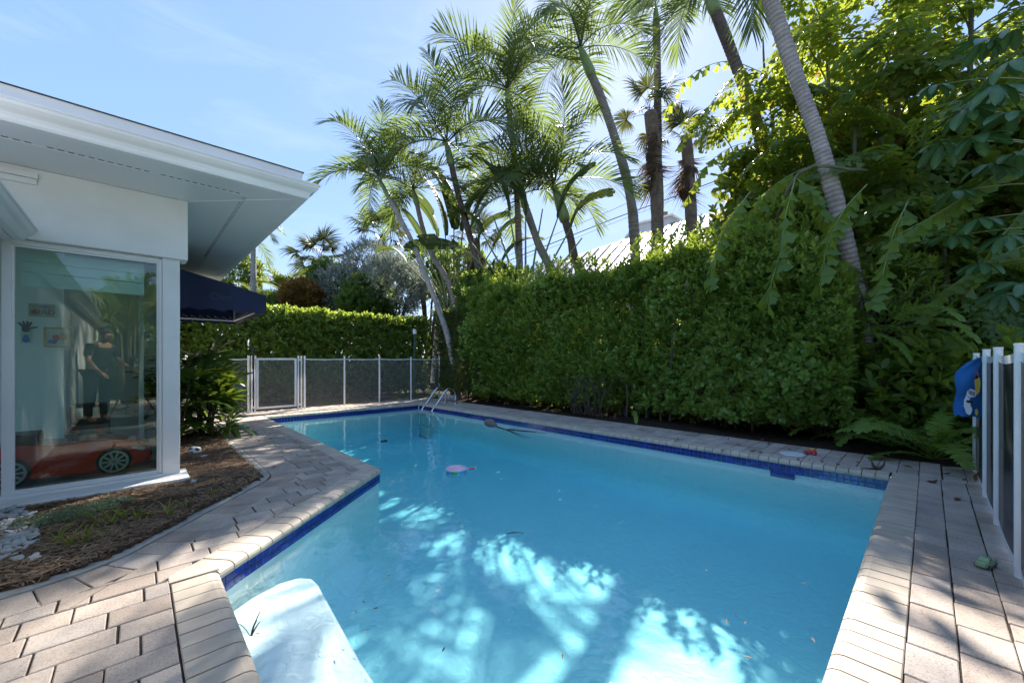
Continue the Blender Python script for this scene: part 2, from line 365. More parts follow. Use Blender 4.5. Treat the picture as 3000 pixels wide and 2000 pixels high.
# ------------------------------------------------------------------ pool and ground
WZ = -0.125                                             # water level
POOL = [(0.335, 0.27), (5.43, 0.27), (5.43, 9.30), (1.92, 9.30), (1.90, 4.02), (0.335, 2.68)]
def offset_poly(P, d):
    out = []; n = len(P)
    for i in range(n):
        p0, p1, p2 = (np.array(P[i - 1]), np.array(P[i]), np.array(P[(i + 1) % n]))
        a = (p1 - p0) / np.linalg.norm(p1 - p0); b = (p2 - p1) / np.linalg.norm(p2 - p1)
        na = np.array([a[1], -a[0]]); nb = np.array([b[1], -b[0]])
        k = (na + nb) / (1 + na @ nb); out.append(tuple(p1 + d * k))
    return out
def sheet_with_hole(name, outer, hole, z, mat):
    bm = bmesh.new(); E = []
    for L in (outer, hole):
        vs_ = [bm.verts.new((x, y, z)) for x, y in L]
        E += [bm.edges.new((vs_[i], vs_[(i + 1) % len(vs_)])) for i in range(len(vs_))]
    bmesh.ops.triangle_fill(bm, edges=E, use_beauty=True)
    bmesh.ops.recalc_face_normals(bm, faces=bm.faces)
    if sum(f.normal.z for f in bm.faces) < 0: bmesh.ops.reverse_faces(bm, faces=bm.faces)
    me = bpy.data.meshes.new(name); bm.to_mesh(me); bm.free(); me.materials.append(mat); return me
hole = offset_poly(POOL, 0.10)
ground = link('ground', sheet_with_hole('ground', [(-90, -90), (90, -90), (90, 90), (-90, 90)], hole, -0.020, M['soil'])); tag(ground, kind='structure')
bed = link('paving', sheet_with_hole('paving', [(-2.6, -9), (6.50, -9), (6.50, 10.47), (-1.0, 10.47), (-1.0, 8.2), (0.93, 8.2), (0.93, 4.45), (-0.14, 3.2), (-2.6, 3.1)], hole, -0.009, M['sand'])); tag(bed, kind='structure')
lawn = link('lawn', np_mesh('lawn', [(-12, 10.52, -.004), (7.6, 10.52, -.004), (7.6, 16, -.004), (-12, 16, -.004)], np.array([[0, 1, 2, 3]]), M['turf'])); tag(lawn, kind='structure')

pool = empty('pool', (0, 0, 0), 'blue tiled swimming pool with beige brick coping', 'pool', kind='structure')
inner = offset_poly(POOL, 0.025)
FLOORZ = -0.82
def pool_shell():
    mb = MB(); n = len(inner); inn2 = offset_poly(POOL, 0.015)
    R = 0.25; rows = [(inner, -0.03)] + [(offset_poly(POOL, 0.025 - R * (1 - math.sin(a))), FLOORZ + R * (1 - math.cos(a))) for a in (math.pi / 2, 1.1, 0.75, 0.35, 0.0)][0:]
    V = []; F = []
    for P, z in rows: V += [(x, y, z) for x, y in P]
    for k in range(len(rows) - 1):
        for i in range(n): F.append((k * n + i, k * n + (i + 1) % n, (k + 1) * n + (i + 1) % n, (k + 1) * n + i))
    F.append(tuple((len(rows) - 1) * n + i for i in range(n)))
    mb.add(V, [f[::-1] if False else f for f in F])
    return mb.mesh('basin', M['plaster'])
sh = link('basin', pool_shell(), pool)
# step bench in the shallow corner
mb = MB(); bx0, bx1 = 0.33, 0.93
poly = [(0.33, 0.35), (0.72, 0.35), (0.77, 1.83), (0.84, 2.66), (0.83, 2.76), (0.77, 2.83), (0.66, 2.84), (0.50, 2.78), (0.33, 2.66)]
mb.prism(poly, FLOORZ, -0.26)
mb.build('step', M['plaster'], pool, bevel=0.025)
# coping bricks: bullnose towards the water
PITCH = 0.104
def coping_mesh(L, wd=0.205, seedv=0):
    prof = [(-wd, -0.055), (-wd, -0.004), (-wd + 0.004, 0.0), (-0.045, 0.0), (-0.020, -0.006), (-0.004, -0.020), (0.0, -0.036), (-0.004, -0.056)]
    n = len(prof); V = []; h = L / 2 - 0.004
    for x in (-h, h): V += [(x, -y, z) for y, z in prof]
    F = [tuple(range(n)), tuple(range(2 * n - 1, n - 1, -1))] + [(i, n + i, n + (i + 1) % n, (i + 1) % n) for i in range(n)]
    mb = MB(); mb.add(V, F); return mb.mesh('coping_brick', M['coping'])
cop_me = coping_mesh(PITCH)
GR = MB()
tile_me = None
def box_mesh(name, sx, sy, sz, mat, bev=0.0):
    mb = MB(); b = bev
    x, y, z = sx / 2, sy / 2, sz / 2
    V = [(-x, -y, -z), (x, -y, -z), (x, y, -z), (-x, y, -z), (-x, -y, z - b), (x, -y, z - b), (x, y, z - b), (-x, y, z - b),
         (-x + b, -y + b, z), (x - b, -y + b, z), (x - b, y - b, z), (-x + b, y - b, z)]
    F = [(3, 2, 1, 0)] + [(i, (i + 1) % 4, 4 + (i + 1) % 4, 4 + i) for i in range(4)] + [(4 + i, 4 + (i + 1) % 4, 8 + (i + 1) % 4, 8 + i) for i in range(4)] + [(8, 9, 10, 11)]
    mb.add(V, F); return mb.mesh(name, mat)
tile_me = box_mesh('waterline_tile', 0.0535, 0.0455, 0.010, M['tile'], 0.003)
tiles = []
for i in range(6):
    a = np.array(POOL[i]); b = np.array(POOL[(i + 1) % 6]); d = b - a; L = np.linalg.norm(d); d /= L; nrm = np.array([d[1], -d[0]])  # outward
    n = int(round(L / PITCH)); 
    for k in range(n):
        c = a + d * (k + 0.5) * L / n
        R = np.array([[-d[0], nrm[0], 0], [-d[1], nrm[1], 0], [0, 0, 1]])
        o = link('coping_brick', cop_me, pool, M=mat4(R, (c[0], c[1], U(-0.0015, 0.0015))) @ Matrix.Diagonal((L / n / PITCH, 1, 1, 1)))
    # grout bed under the bricks
    q = [a, b, b + nrm * 0.203, a + nrm * 0.203]
    ln = [(p[0], p[1]) for p in (a + nrm * .05, b + nrm * .05, b + nrm * .200, a + nrm * .200)]
    GR.prism(ln, -0.05, -0.0045 - 0.0002 * i)
    nt_ = int(round(L / 0.0578))
    for k in range(nt_):
        c = a + d * (k + 0.5) * L / nt_ + nrm * 0.020
        for zz in (-0.0835, -0.1325):
            tiles.append((c[0], c[1], zz, d, nrm, L / nt_ / 0.0578))
    # tile bed
    mbq = MB()
    t0, t1 = a + nrm * 0.0235, b + nrm * 0.0235
    mbq.add([(t0[0], t0[1], -0.158), (t1[0], t1[1], -0.158), (t1[0], t1[1], -0.04), (t0[0], t0[1], -0.04)], [(0, 1, 2, 3)])
    if i == 0: tb = mbq
    else: tb.v += mbq.v; tb.f += [[q_ + tb.n for q_ in f] for f in mbq.f]; tb.n += 4; tb.a += mbq.a
# mitre wedge at the two reflex corners and outer corners: small filler bricks
GR.build('coping_grout', M['grout'], pool)
tb.build('tile_bed', M['tilegrout'], pool)
def visible_key(t):
    return (t[0] ** 2 + t[1] ** 2) + (100 if t[1] < 0.4 or (t[0] < 0.4) else 0) + (60 if abs(t[0] - 1.92) < 0.06 and t[1] > 4.1 else 0)
tiles.sort(key=visible_key)
rest = MB()
for k, (x, y, z, d, nrm, s) in enumerate(tiles):
    R = np.array([[d[0], 0, -nrm[0]], [d[1], 0, -nrm[1]], [0, 1, 0]])
    if np.linalg.det(R) < 0: R[:, 0] *= -1
    if k < 300: link('waterline_tile', tile_me, pool, M=mat4(R, (x, y, z)) @ Matrix.Diagonal((s, 1, 1, 1)))
    else:
        h = np.array([[-.0267, -.0227, .005], [.0267, -.0227, .005], [.0267, .0227, .005], [-.0267, .0227, .005], [-.0267, -.0227, -.004], [.0267, -.0227, -.004], [.0267, .0227, -.004], [-.0267, .0227, -.004]])
        rest.add((R @ h.T).T + np.array([x, y, z]), [(0, 1, 2, 3), (0, 4, 5, 1), (1, 5, 6, 2), (2, 6, 7, 3), (3, 7, 4, 0)])
o = rest.build('waterline_tiling', M['tile'], pool); o['kind'] = 'stuff'
# corner wedge coping bricks
def wedge(name, poly):
    mb = MB(); mb.prism(poly, -0.055, -0.001); mb.build(name, M['coping'], pool, bevel=0.004)
wedge('coping_brick', [(0.338, 2.70), (0.124, 2.70), (0.124, 2.80), (0.205, 2.87)][::-1])
wedge('coping_brick', [(1.885, 4.035), (1.76, 4.175), (1.70, 4.15), (1.70, 4.035)][::1])
wedge('coping_brick', [(5.445, 0.255), (5.445, 0.065), (5.635, 0.065), (5.635, 0.255)])
wedge('coping_brick', [(5.445, 9.315), (5.635, 9.315), (5.635, 9.505), (5.445, 9.505)])
wedge('coping_brick', [(1.715, 9.315), (1.905, 9.315), (1.905, 9.505), (1.715, 9.505)])
# skimmer mouth in the right wall
sk = MB()
sk.box(5.4385, 5.60, 1.05, 1.29, -0.22, -0.150); sk.build('skimmer_mouth', M['tile'], pool)
mb = MB(); V, F = lathe([(0.0, 0.004), (0.125, 0.004), (0.13, 0.0), (0.13, -0.01)], 32); mb.add(V, F)
lid = mb.build('skimmer_lid', pr('skimmer_lid_plastic', (0.66, 0.70, 0.74), 0.5), pool, smooth=False); lid.location = (5.83, 1.15, 0.002)

# water
def water_mat():
    m = N('pool_water'); co = m.coord()
    n1 = m.n('TexNoise', Scale=2.2, Detail=3.0, Roughness=0.55, Distortion=0.6, Vector=co).outputs[0]
    n2 = m.n('TexNoise', Scale=14.0, Detail=2.0, Vector=co).outputs[0]
    h = m.math('ADD', m.math('MULTIPLY', n1, 1.0), m.math('MULTIPLY', n2, 0.10))
    nb = m.bump(h, 0.16, 0.05)
    bk = m.n('NewGeometry').outputs['Backfacing']; fr = m.n('Fresnel', IOR=m.math('ADD', 1.33, m.math('MULTIPLY', bk, 1 / 1.33 - 1.33))); m.t.links.new(nb, fr.inputs['Normal'])
    gl = m.n('BsdfGlossy', Roughness=0.015, Color=(1, 1, 1)); m.t.links.new(nb, gl.inputs['Normal'])
    if WATER == 'refract':
        tr = m.n('BsdfRefraction', IOR=1.33, Roughness=0.0, Color=(1, 1, 1)); m.t.links.new(nb, tr.inputs['Normal']); tr = tr.outputs[0]
    else: tr = m.n('BsdfTransparent').outputs[0]
    mx = m.n('MixShader', i0=fr.outputs[0], i1=tr, i2=gl.outputs[0]).outputs[0]
    vol = m.n('VolumeAbsorption', Color=(0.34, 0.90, 0.97), Density=ABS).outputs[0]
    return m.done(mx, vol)
WATER = 'clear'; ABS = 0.70
wp = offset_poly(POOL, 0.010)
mb = MB(); mb.prism(wp, FLOORZ - 0.05, WZ)
water = mb.build('water', water_mat()); tag(water, kind='structure')

# ------------------------------------------------------------------ pavers, one object each
def clip(poly, hp):
    for a, b, c in hp:                                   # keep a*x+b*y<=c
        out = []
        for i in range(len(poly)):
            p, q = poly[i], poly[(i + 1) % len(poly)]; dp, dq = a * p[0] + b * p[1] - c, a * q[0] + b * q[1] - c
            if dp <= 0: out.append(p)
            if dp * dq < 0: t = dp / (dp - dq); out.append((p[0] + t * (q[0] - p[0]), p[1] + t * (q[1] - p[1])))
        poly = out
        if len(poly) < 3: return []
    return poly
def area(p): return 0.5 * sum(p[i][0] * p[(i + 1) % len(p)][1] - p[(i + 1) % len(p)][0] * p[i][1] for i in range(len(p)))
pv_cache = {}
def paver(poly, parent, gap=0.003, dz=0.0):
    if len(poly) < 3: return
    A = area(poly)
    if abs(A) < 0.0012: return
    if A < 0: poly = poly[::-1]
    c = np.mean(poly, axis=0); P = np.array(poly) - c
    key = tuple(np.round(P, 3).ravel())
    if key not in pv_cache:
        def inset(d): return np.array(offset_poly([tuple(p) for p in P], -d))
        try:
            a, b = inset(gap), inset(gap + 0.004)
        except Exception: return
        n = len(P)
        V = [(x, y, -0.05) for x, y in a] + [(x, y, -0.003) for x, y in a] + [(x, y, 0.0) for x, y in b]
        F = [(i, (i + 1) % n, n + (i + 1) % n, n + i) for i in range(n)] + [(n + i, n + (i + 1) % n, 2 * n + (i + 1) % n, 2 * n + i) for i in range(n)] + [tuple(range(2 * n, 3 * n))]
        mb = MB(); mb.add(V, F); pv_cache[key] = mb.mesh('paver', M['paver'])
    t = rad(U(-0.25, 0.25)); t2 = rad(U(-0.25, 0.25))
    o = link('paver', pv_cache[key], parent); o.location = (c[0] + U(-.0016, .0016), c[1] + U(-.0016, .0016), dz + (U(-0.003, -0.0005) if dz == 0 else 0)); o.rotation_euler = (t, t2, rad(U(-0.3, 0.3)))
def hp_line(p, q, left=True):                            # half plane to the left of p->q
    dx, dy = q[0] - p[0], q[1] - p[1]
    a, b = (dy, -dx); c = a * p[0] + b * p[1]
    return (a, b, c) if left else (-a, -b, -c)
def field(parent, x0, x1, y0, y1, hp, along='x', sizes=(0.235, 0.235, 0.235, 0.158), row=0.1535, seed=0, ph=0.0):
    r = random.Random(seed); v = (y0 if along == 'x' else x0) + ph; v1 = y1 if along == 'x' else x1; k = 0
    while v < v1:
        u = (x0 if along == 'x' else y0) - r.uniform(0, 0.2); u1 = x1 if along == 'x' else y1
        while u < u1:
            s = r.choice(sizes)
            rect = [(u + .0007, v), (u + s - .0007, v), (u + s - .0007, v + row), (u + .0007, v + row)]
            if along == 'y': rect = [(q, p) for p, q in rect][::-1]
            q = clip(rect, hp)
            if q: paver(q, parent)
            u += s
        v += row; k += 1
terrace = tag(empty('terrace'), kind='structure'); walk = tag(empty('pool_walkway'), kind='structure')
side = tag(empty('hedge_walkway'), kind='structure'); edge_ = tag(empty('fence_walkway'), kind='structure')
CURB = [(-1.6, 3.08), (-0.75, 3.12), (-0.46, 3.14), (-0.24, 3.20), (-0.08, 3.30), (0.12, 3.53), (0.45, 3.92), (0.84, 4.38), (0.905, 4.52), (0.92, 4.75), (0.925, 5.6), (0.925, 6.5), (0.93, 8.2)]
def off_path(P, d):                                      # to the right of the path
    P = np.array(P); T = np.gradient(P, axis=0); T /= np.linalg.norm(T, axis=1)[:, None]
    return P + np.c_[T[:, 1], -T[:, 0]] * d
cw, bw = 0.085, 0.235
mb = MB(); Pi, Po = off_path(CURB, -0.02), off_path(CURB, cw - 0.02)
for i in range(len(CURB) - 1):
    q = [Pi[i], Po[i], Po[i + 1], Pi[i + 1]]
    mb.add([(p[0], p[1], -0.05) for p in q] + [(p[0], p[1], 0.006) for p in q], [(4, 5, 6, 7), (0, 3, 7, 4), (1, 5, 6, 2)])
tag(mb.build('curb', M['concrete']), kind='structure')
# border course along the curb
Bi, Bo = smooth_path(off_path(CURB, cw - 0.015), 240), smooth_path(off_path(CURB, cw - 0.015 + bw), 240)
L = np.concatenate([[0], np.cumsum(np.linalg.norm(np.diff((Bi + Bo) / 2, axis=0), axis=1))])
ts = np.arange(0, L[-1], 0.156)
for a, b in zip(ts[:-1], ts[1:]):
    f = lambda P, t: (np.interp(t, L, P[:, 0]), np.interp(t, L, P[:, 1]))
    q = [f(Bi, a), f(Bo, a), f(Bo, b), f(Bi, b)]
    paver(q, terrace, dz=0.001)
BO = Bo
# field clipped by border and coping
l1, l2 = (-0.08, 3.30), (0.84, 4.38)
dn = np.array([l2[0] - l1[0], l2[1] - l1[1]]); dn /= np.linalg.norm(dn); nn = np.array([dn[1], -dn[0]])
o1 = (l1[0] + nn[0] * (cw - .015 + bw - .06), l1[1] + nn[1] * (cw - .015 + bw - .06)); o2 = (o1[0] + dn[0], o1[1] + dn[1])
HPb = hp_line(o1, o2, left=False)
ca, cb = np.array(POOL[5]), np.array(POOL[4]); dd = (cb - ca) / np.linalg.norm(cb - ca); cn = np.array([-dd[1], dd[0]])
c1 = ca + cn * 0.207; c2 = c1 + dd
HPc = hp_line(c1, c2, left=True)
yb = 3.12 - (cw - .015 + bw)
near_hp = [(1, 0, 0.126), (0, 1, yb), ]
field(terrace, -1.3, 0.2, 0.55, 2.77, near_hp + [(0, 1, 2.747)], seed=3, ph=0.036)
field(terrace, -1.6, 1.75, 2.747, 4.435, [HPb, HPc, (1, 0, 1.712), (0, 1, 4.435)] , seed=5)
# the wedge between the flat border and the row above it is cut with the border line
field(terrace, -1.6, .3, 2.747, 3.05, [hp_line(o1, o2, left=True), (0, 1, 2.93)], seed=6)
field(walk, 1.05, 1.72, 4.435, 9.50, [(-1, 0, -1.12), (1, 0, 1.712), (0, 1, 9.497)], seed=8)
gate_walk = tag(empty('gate_walkway'), kind='structure')
field(gate_walk, 0.3, 6.60, 9.507, 10.46, [(0, 1, 10.46), (1, 0, 6.5)], seed=9)
field(walk, 0.33, 1.16, 8.22, 9.50, [(-1, 0, -0.34), (1, 0, 1.165), (0, 1, 9.507)], seed=10)
field(side, 5.64, 6.50, -0.09, 9.50, [(-1, 0, -5.638), (1, 0, 6.45), (0, 1, 9.497), (0, -1, 0.09)], along='x', sizes=(0.27, 0.27), row=0.157, seed=12)
field(edge_, 1.3, 6.5, -1.04, 0.075, [(0, 1, 0.064), (1, 0, 5.636), (-1, 0, -1.45)], sizes=(0.235, 0.235, 0.158), row=0.1575, seed=14, ph=0.012)
field(edge_, 5.64, 6.5, -1.04, -0.09, [(-1, 0, -5.638), (0, 1, -0.095), (1, 0.55, 6.28)], sizes=(0.27,), row=0.157, seed=15)

patio = link('patio', np_mesh('patio', [(-0.76, -9, -.004), (6.3, -9, -.004), (6.3, -1.06, -.004), (-0.76, -1.06, -.004)], np.array([[0, 1, 2, 3]]), M['paver'])); tag(patio, kind='structure')

# ------------------------------------------------------------------ the house
house = empty('house', (-0.2, 6.0, 0), 'white stucco house corner with wide overhanging eaves beside the mulch bed', 'house')
house.location = (0, 0, 0)
def part(mb, name, mat, parent=house, **k): return mb.build(name, M[mat] if isinstance(mat, str) else mat, parent, **k)
WY = 5.05
part(MB().box(0.185, 0.315, WY, WY + 0.16, 0.02, 2.14), 'pillar', 'stucco', bevel=0.006)
part(MB().box(-3.2, 0.372, WY - 0.05, WY + 0.2, 2.125, 2.70), 'wall_panel', 'stucco', bevel=0.006)
part(MB().box(-0.86, 0.372, 4.80, WY + 0.2, -0.03, 0.045), 'plinth', 'stucco', bevel=0.008)
wl = MB().box(0.20, 0.30, WY + 0.163, 5.42, 0.0, 2.70).box(0.20, 0.30, 6.75, 12.0, 0.0, 2.70).box(0.20, 0.30, 5.42, 6.75, 0.0, 0.10).box(0.20, 0.30, 5.42, 6.75, 2.10, 2.70); part(wl, 'wall', 'stucco')
w2 = part(MB().box(0.22, 0.28, 5.42, 5.47, 0.10, 2.10).box(0.22, 0.28, 6.70, 6.75, 0.10, 2.10).box(0.221, 0.279, 5.47, 6.70, 0.10, 0.14).box(0.221, 0.279, 5.47, 6.70, 2.06, 2.10), 'window', 'white')
part(MB().box(0.248, 0.252, 5.471, 6.699, 0.141, 2.059), 'pane', 'glass', w2)
# window with frame, sill and pane
win = MB()
for b in ((-0.775, -0.722, 0.05, 2.12), (0.16, 0.185, 0.05, 2.12)): win.box(b[0], b[1], WY + 0.02, WY + 0.12, b[2], b[3])
win.box(-0.722, 0.16, WY + 0.021, WY + 0.121, 0.047, 0.082); win.box(-0.722, 0.16, WY + 0.021, WY + 0.121, 2.083, 2.122)
wf = part(win, 'window', 'white', bevel=0.004)
st = MB()
for b in ((-0.722, -0.708, 0.082, 2.083), (0.146, 0.16, 0.082, 2.083)): st.box(b[0], b[1], WY + 0.035, WY + 0.06, b[2], b[3])
st.box(-0.708, 0.146, WY + 0.036, WY + 0.061, 0.082, 0.096); st.box(-0.708, 0.146, WY + 0.036, WY + 0.061, 2.069, 2.083)
part(st, 'sash', 'alu', wf)
part(MB().box(-0.7215, 0.1595, WY + 0.064, WY + 0.072, 0.083, 2.082), 'pane', 'glass', wf)
part(MB().box(-0.80, 0.19, WY - 0.03, WY + 0.019, 0.046, 0.066), 'sill', 'white', wf)
# soffit: two vinyl boards with a perforated vent channel between them, mitred at the corner
SZ = 2.70; EX, EY = 1.13, 4.20
def soffit_piece(name, pts, dz=0.0, mat='soffit', th=0.02): return part(MB().prism(pts, SZ + dz, SZ + dz + th), name, mat)
vx0, vx1 = 0.735, 0.775; vy0, vy1 = 4.455, 4.415
soffit_piece('soffit_board', [(-3.2, WY - .05), (-3.2, vy0), (vx0, vy0), (0.372, WY - .05)][::1])
soffit_piece('soffit_board', [(-3.2, vy1), (-3.2, EY), (EX, EY), (vx1, vy1)], 0.001)
soffit_piece('soffit_board', [(0.30, WY - .05), (0.372, WY - 0.048), (vx0, vy0 + .002), (vx0, 12), (0.30, 12)], 0.0015)
soffit_piece('soffit_board', [(vx1, vy1 + .002), (EX, EY + .002), (EX, 12), (vx1, 12)], 0.002)
vent = part(MB().prism([(-3.2, vy0), (-3.2, vy1), (vx1, vy1), (vx0, vy0)], SZ + 0.004, SZ + .014).prism([(vx0, vy0 + .002), (vx1, vy1 + .002), (vx1, 12), (vx0, 12)], SZ + 0.005, SZ + .015), 'soffit_vent', 'white')
slot_me = MB().box(-0.016, 0.016, -0.006, 0.006, -0.0015, 0.0015).mesh('vent_slot_shade', M['dark'])  # solid dark piece under the strip, painted-in shade of an open slot
for k in range(34):
    if k % 12 == 11: continue
    o = link('vent_slot_shade', slot_me, vent); o.location = (0.69 - k * 0.052, 4.435, SZ + 0.0035)
for k in range(60):
    for q in (0, 1):
        o = link('vent_slot_shade', slot_me, vent); o.location = (0.746 + q * 0.018, 4.52 + k * 0.05, SZ + 0.0042); o.scale = (0.3, 1.3, 1)
# joint lines of the soffit boards (a batten where two lengths meet)
part(MB().box(0.128, 0.132, EY + .02, vy1, SZ - 0.002, SZ + 0.003), 'joint_cover', 'soffit')
mb = MB()
a, b = np.array([0.372, WY - .05]), np.array([EX, EY]); d = (b - a) / np.linalg.norm(b - a); nrm = np.array([-d[1], d[0]]) * 0.005
q = [a + nrm, a - nrm, b - nrm, b + nrm]; mb.prism([tuple(p) for p in q], SZ - 0.003, SZ + 0.003); part(mb, 'mitre_strip', 'white')
# ogee gutter swept round the corner
gp = [(0.0, 2.70), (0.075, 2.70), (0.085, 2.715), (0.088, 2.735), (0.10, 2.755), (0.13, 2.775), (0.15, 2.795), (0.155, 2.815), (0.163, 2.818), (0.163, 2.832), (0.140, 2.832), (0.0, 2.832)]
def gutter_mesh():
    V = []; n = len(gp)
    for d_, z in gp: V.append((-3.2, EY - d_, z))
    for d_, z in gp: V.append((EX + d_, EY - d_, z))
    for d_, z in gp: V.append((EX + d_, 12.0, z))
    F = []
    for k in (0, 1):
        for i in range(n): F.append((k * n + i, (k + 1) * n + i, (k + 1) * n + (i + 1) % n, k * n + (i + 1) % n))
    mb = MB(); mb.add(V, F); return mb
part(gutter_mesh(), 'gutter', 'alu')
part(MB().box(-3.2, 1.15, 4.10, 4.14, 2.834, 2.925), 'fascia', 'white')
part(MB().box(1.11, 1.15, 4.142, 12, 2.834, 2.925), 'fascia', 'white')
part(MB().box(-3.2, 1.108, 4.142, 12, 2.80, 2.922), 'roof', 'tar')
part(MB().prism([(-3.2, 4.088), (1.0, 4.086), (1.162, 4.088), (1.162, 12), (1.12, 12), (1.12, 4.13), (-3.2, 4.13)], 2.9255, 2.931), 'roof_edge', 'tar')
# side wing at the left, with its own lower gutter
part(MB().box(-3.2, -0.78, -9, WY - 0.055, -0.02, 2.12), 'wing_wall', 'stucco')
gv = [(0.0, 2.10), (0.05, 2.10), (0.06, 2.115), (0.075, 2.14), (0.10, 2.165), (0.115, 2.19), (0.125, 2.195), (0.125, 2.21), (0.0, 2.21)]
mb = MB(); n = len(gv); V = [(-0.70 + a, -9, z) for a, z in gv] + [(-0.70 + a, 4.985, z) for a, z in gv]
mb.add(V, [tuple(range(n)), tuple(range(2 * n - 1, n - 1, -1))] + [(i, n + i, n + (i + 1) % n, (i + 1) % n) for i in range(n)])
part(mb, 'wing_gutter', 'alu')
mb = MB()
for k in range(4): mb.box(-0.775 + k * 0.019, -0.775 + k * 0.019 + 0.0165, -9, 4.99, 2.085 + (k % 2) * .001, 2.10)
part(mb, 'wing_soffit', 'white')
part(MB().box(-3.2, -0.66, -9, 4.985, 2.212, 2.235), 'wing_roof', 'white')
part(MB().box(-1.6, -0.575, 4.975, 4.998, 2.615, 2.66).box(-1.6, -0.580, 4.982, 4.999, 2.565, 2.612), 'flashing', 'white', bevel=0.003)
# the room behind the window
part(MB().box(-3.0, 0.198, WY + 0.20, 8.6, 0.0, 0.04), 'room_floor', 'roomfloor')
part(MB().box(-3.0, 0.198, 7.6, 7.7, 0.04, 2.7), 'room_wall', 'plasterwall')
part(MB().box(-3.0, -0.60, 6.9, 7.0, 0.04, 2.7), 'room_wall', 'plasterwall')
part(MB().box(-3.0, 0.198, WY + 0.205, 8.6, 2.45, 2.5), 'room_ceiling', 'plasterwall')
part(MB().box(0.03, 0.07, 6.2, 7.2, 0.04, 2.1), 'room_door', 'plasterwall')
part(MB().box(0.026, 0.03, 6.25, 6.27, 0.30, 0.40).box(0.026, 0.03, 6.25, 6.27, 1.55, 1.65), 'hinge', 'steel')
# awning
awn = empty('awning', (0.35, 8, 1.8), 'dark navy canvas awning with scalloped valance fixed to the house wall', 'awning')
awn.location = (0, 0, 0)
AX0, AX1, AY0, AY1 = 0.305, 1.41, 6.80, 9.25
def zt(x): return 2.38 - (x - AX0) / (AX1 - AX0) * 0.275
def scallop_panel(P0, P1, ztop, zbot, n, depth):
    V = []; F = []; m = n * 8
    for i in range(m + 1):
        t = i / m; x = P0[0] + (P1[0] - P0[0]) * t; y = P0[1] + (P1[1] - P0[1]) * t
        wob = 0.008 * math.sin(t * 9.0)
        dx, dy = (wob if P0[0] == P1[0] else 0), (wob if P0[1] == P1[1] else 0)
        V += [(x + dx, y + dy, ztop(x)), (x + dx * 2, y + dy * 2, zbot - depth * abs(math.sin(t * n * math.pi)))]
    for i in range(m): F.append((2 * i, 2 * i + 2, 2 * i + 3, 2 * i + 1))
    mb = MB(); mb.add(V, F); return mb
def thick(o, t=0.003): md = o.modifiers.new('solid', 'SOLIDIFY'); md.thickness = t; return o
thick(part(scallop_panel((AX0, AY0), (AX1, AY0), zt, 1.865, 5, 0.035), 'side_panel', 'navy', awn))
thick(part(scallop_panel((AX0, AY1), (AX1, AY1), zt, 1.865, 5, 0.035), 'side_panel', 'navy', awn))
thick(part(scallop_panel((AX1, AY0), (AX1, AY1), lambda x: zt(AX1), 1.865, 16, 0.035), 'valance', 'navy', awn))
mb = MB(); mb.add([(AX0, AY0, zt(AX0)), (AX1, AY0, zt(AX1)), (AX1, AY1, zt(AX1)), (AX0, AY1, zt(AX0))], [(0, 1, 2, 3)]); thick(part(mb, 'canopy', 'navy', awn))
mb = MB(); b = 1.90
for P in ([(AX0, AY0 + .03, b), (AX1 - .03, AY0 + .03, b)], [(AX1 - .03, AY0 + .03, b), (AX1 - .03, AY1 - .03, b)], [(AX0, AY1 - .03, b), (AX1 - .03, AY1 - .03, b)], [(AX1 - .03, AY1 - .03, b), (AX1 - .03, AY1 - .03, 2.09)], [(AX1 - .03, AY0 + .03, b), (AX1 - .03, AY0 + .03, 2.09)], [(AX0, 8.0, 2.3), (AX1 - .03, 8.0, 2.09)]):
    mb.tube(P, 0.013, 8)
part(mb, 'frame', 'pvc', awn)
mb = MB()
for k in range(30):
    y = AY0 + 0.1 + k * (AY1 - AY0 - .2) / 29; mb.tube([(AX1 - .03, y, b - .012), (AX1 - .012, y + .03, b), (AX1 - .03, y + .05, b + .03), (AX1 - .02, y + .09, b + .07)], 0.003, 4)
for k in range(9):
    x = AX0 + .08 + k * 0.115; mb.tube([(x, AY1 - .03, b), (x, AY1 - .03, b + .07), (x + .10, AY1 - .03, b + .005)], 0.003, 4)
part(mb, 'lacing', 'pvc', awn)
# faded print on the side panel
lettering('Ows', .13, pr('faded_print', (0.05, 0.08, 0.13), 0.8, var=0.5, nscale=30), awn, (0.74, AY0 - 0.018, 1.985), (rad(90), 0, 0))

# ------------------------------------------------------------------ things in the room
def simple(mb, name, mat, label, cat, group=None, **k):
    o = mb.build(name, M[mat] if isinstance(mat, str) else mat, None, **k); return tag(o, label, cat, group)
bl = empty('window_blind', (0, 0, 0), 'pale blind with three broad folds behind the top of the green window', 'blind')
bm_ = pr('blind_fabric', (0.72, 0.80, 0.80), 0.7, var=0.03)
for k, (z0, z1) in enumerate(((1.985, 2.07), (1.90, 1.98), (1.78, 1.893))):
    part(MB().box(-0.70, 0.06, WY + 0.22 + 0.012 * k, WY + 0.232 + 0.012 * k, z0, z1), 'slat', bm_, bl)
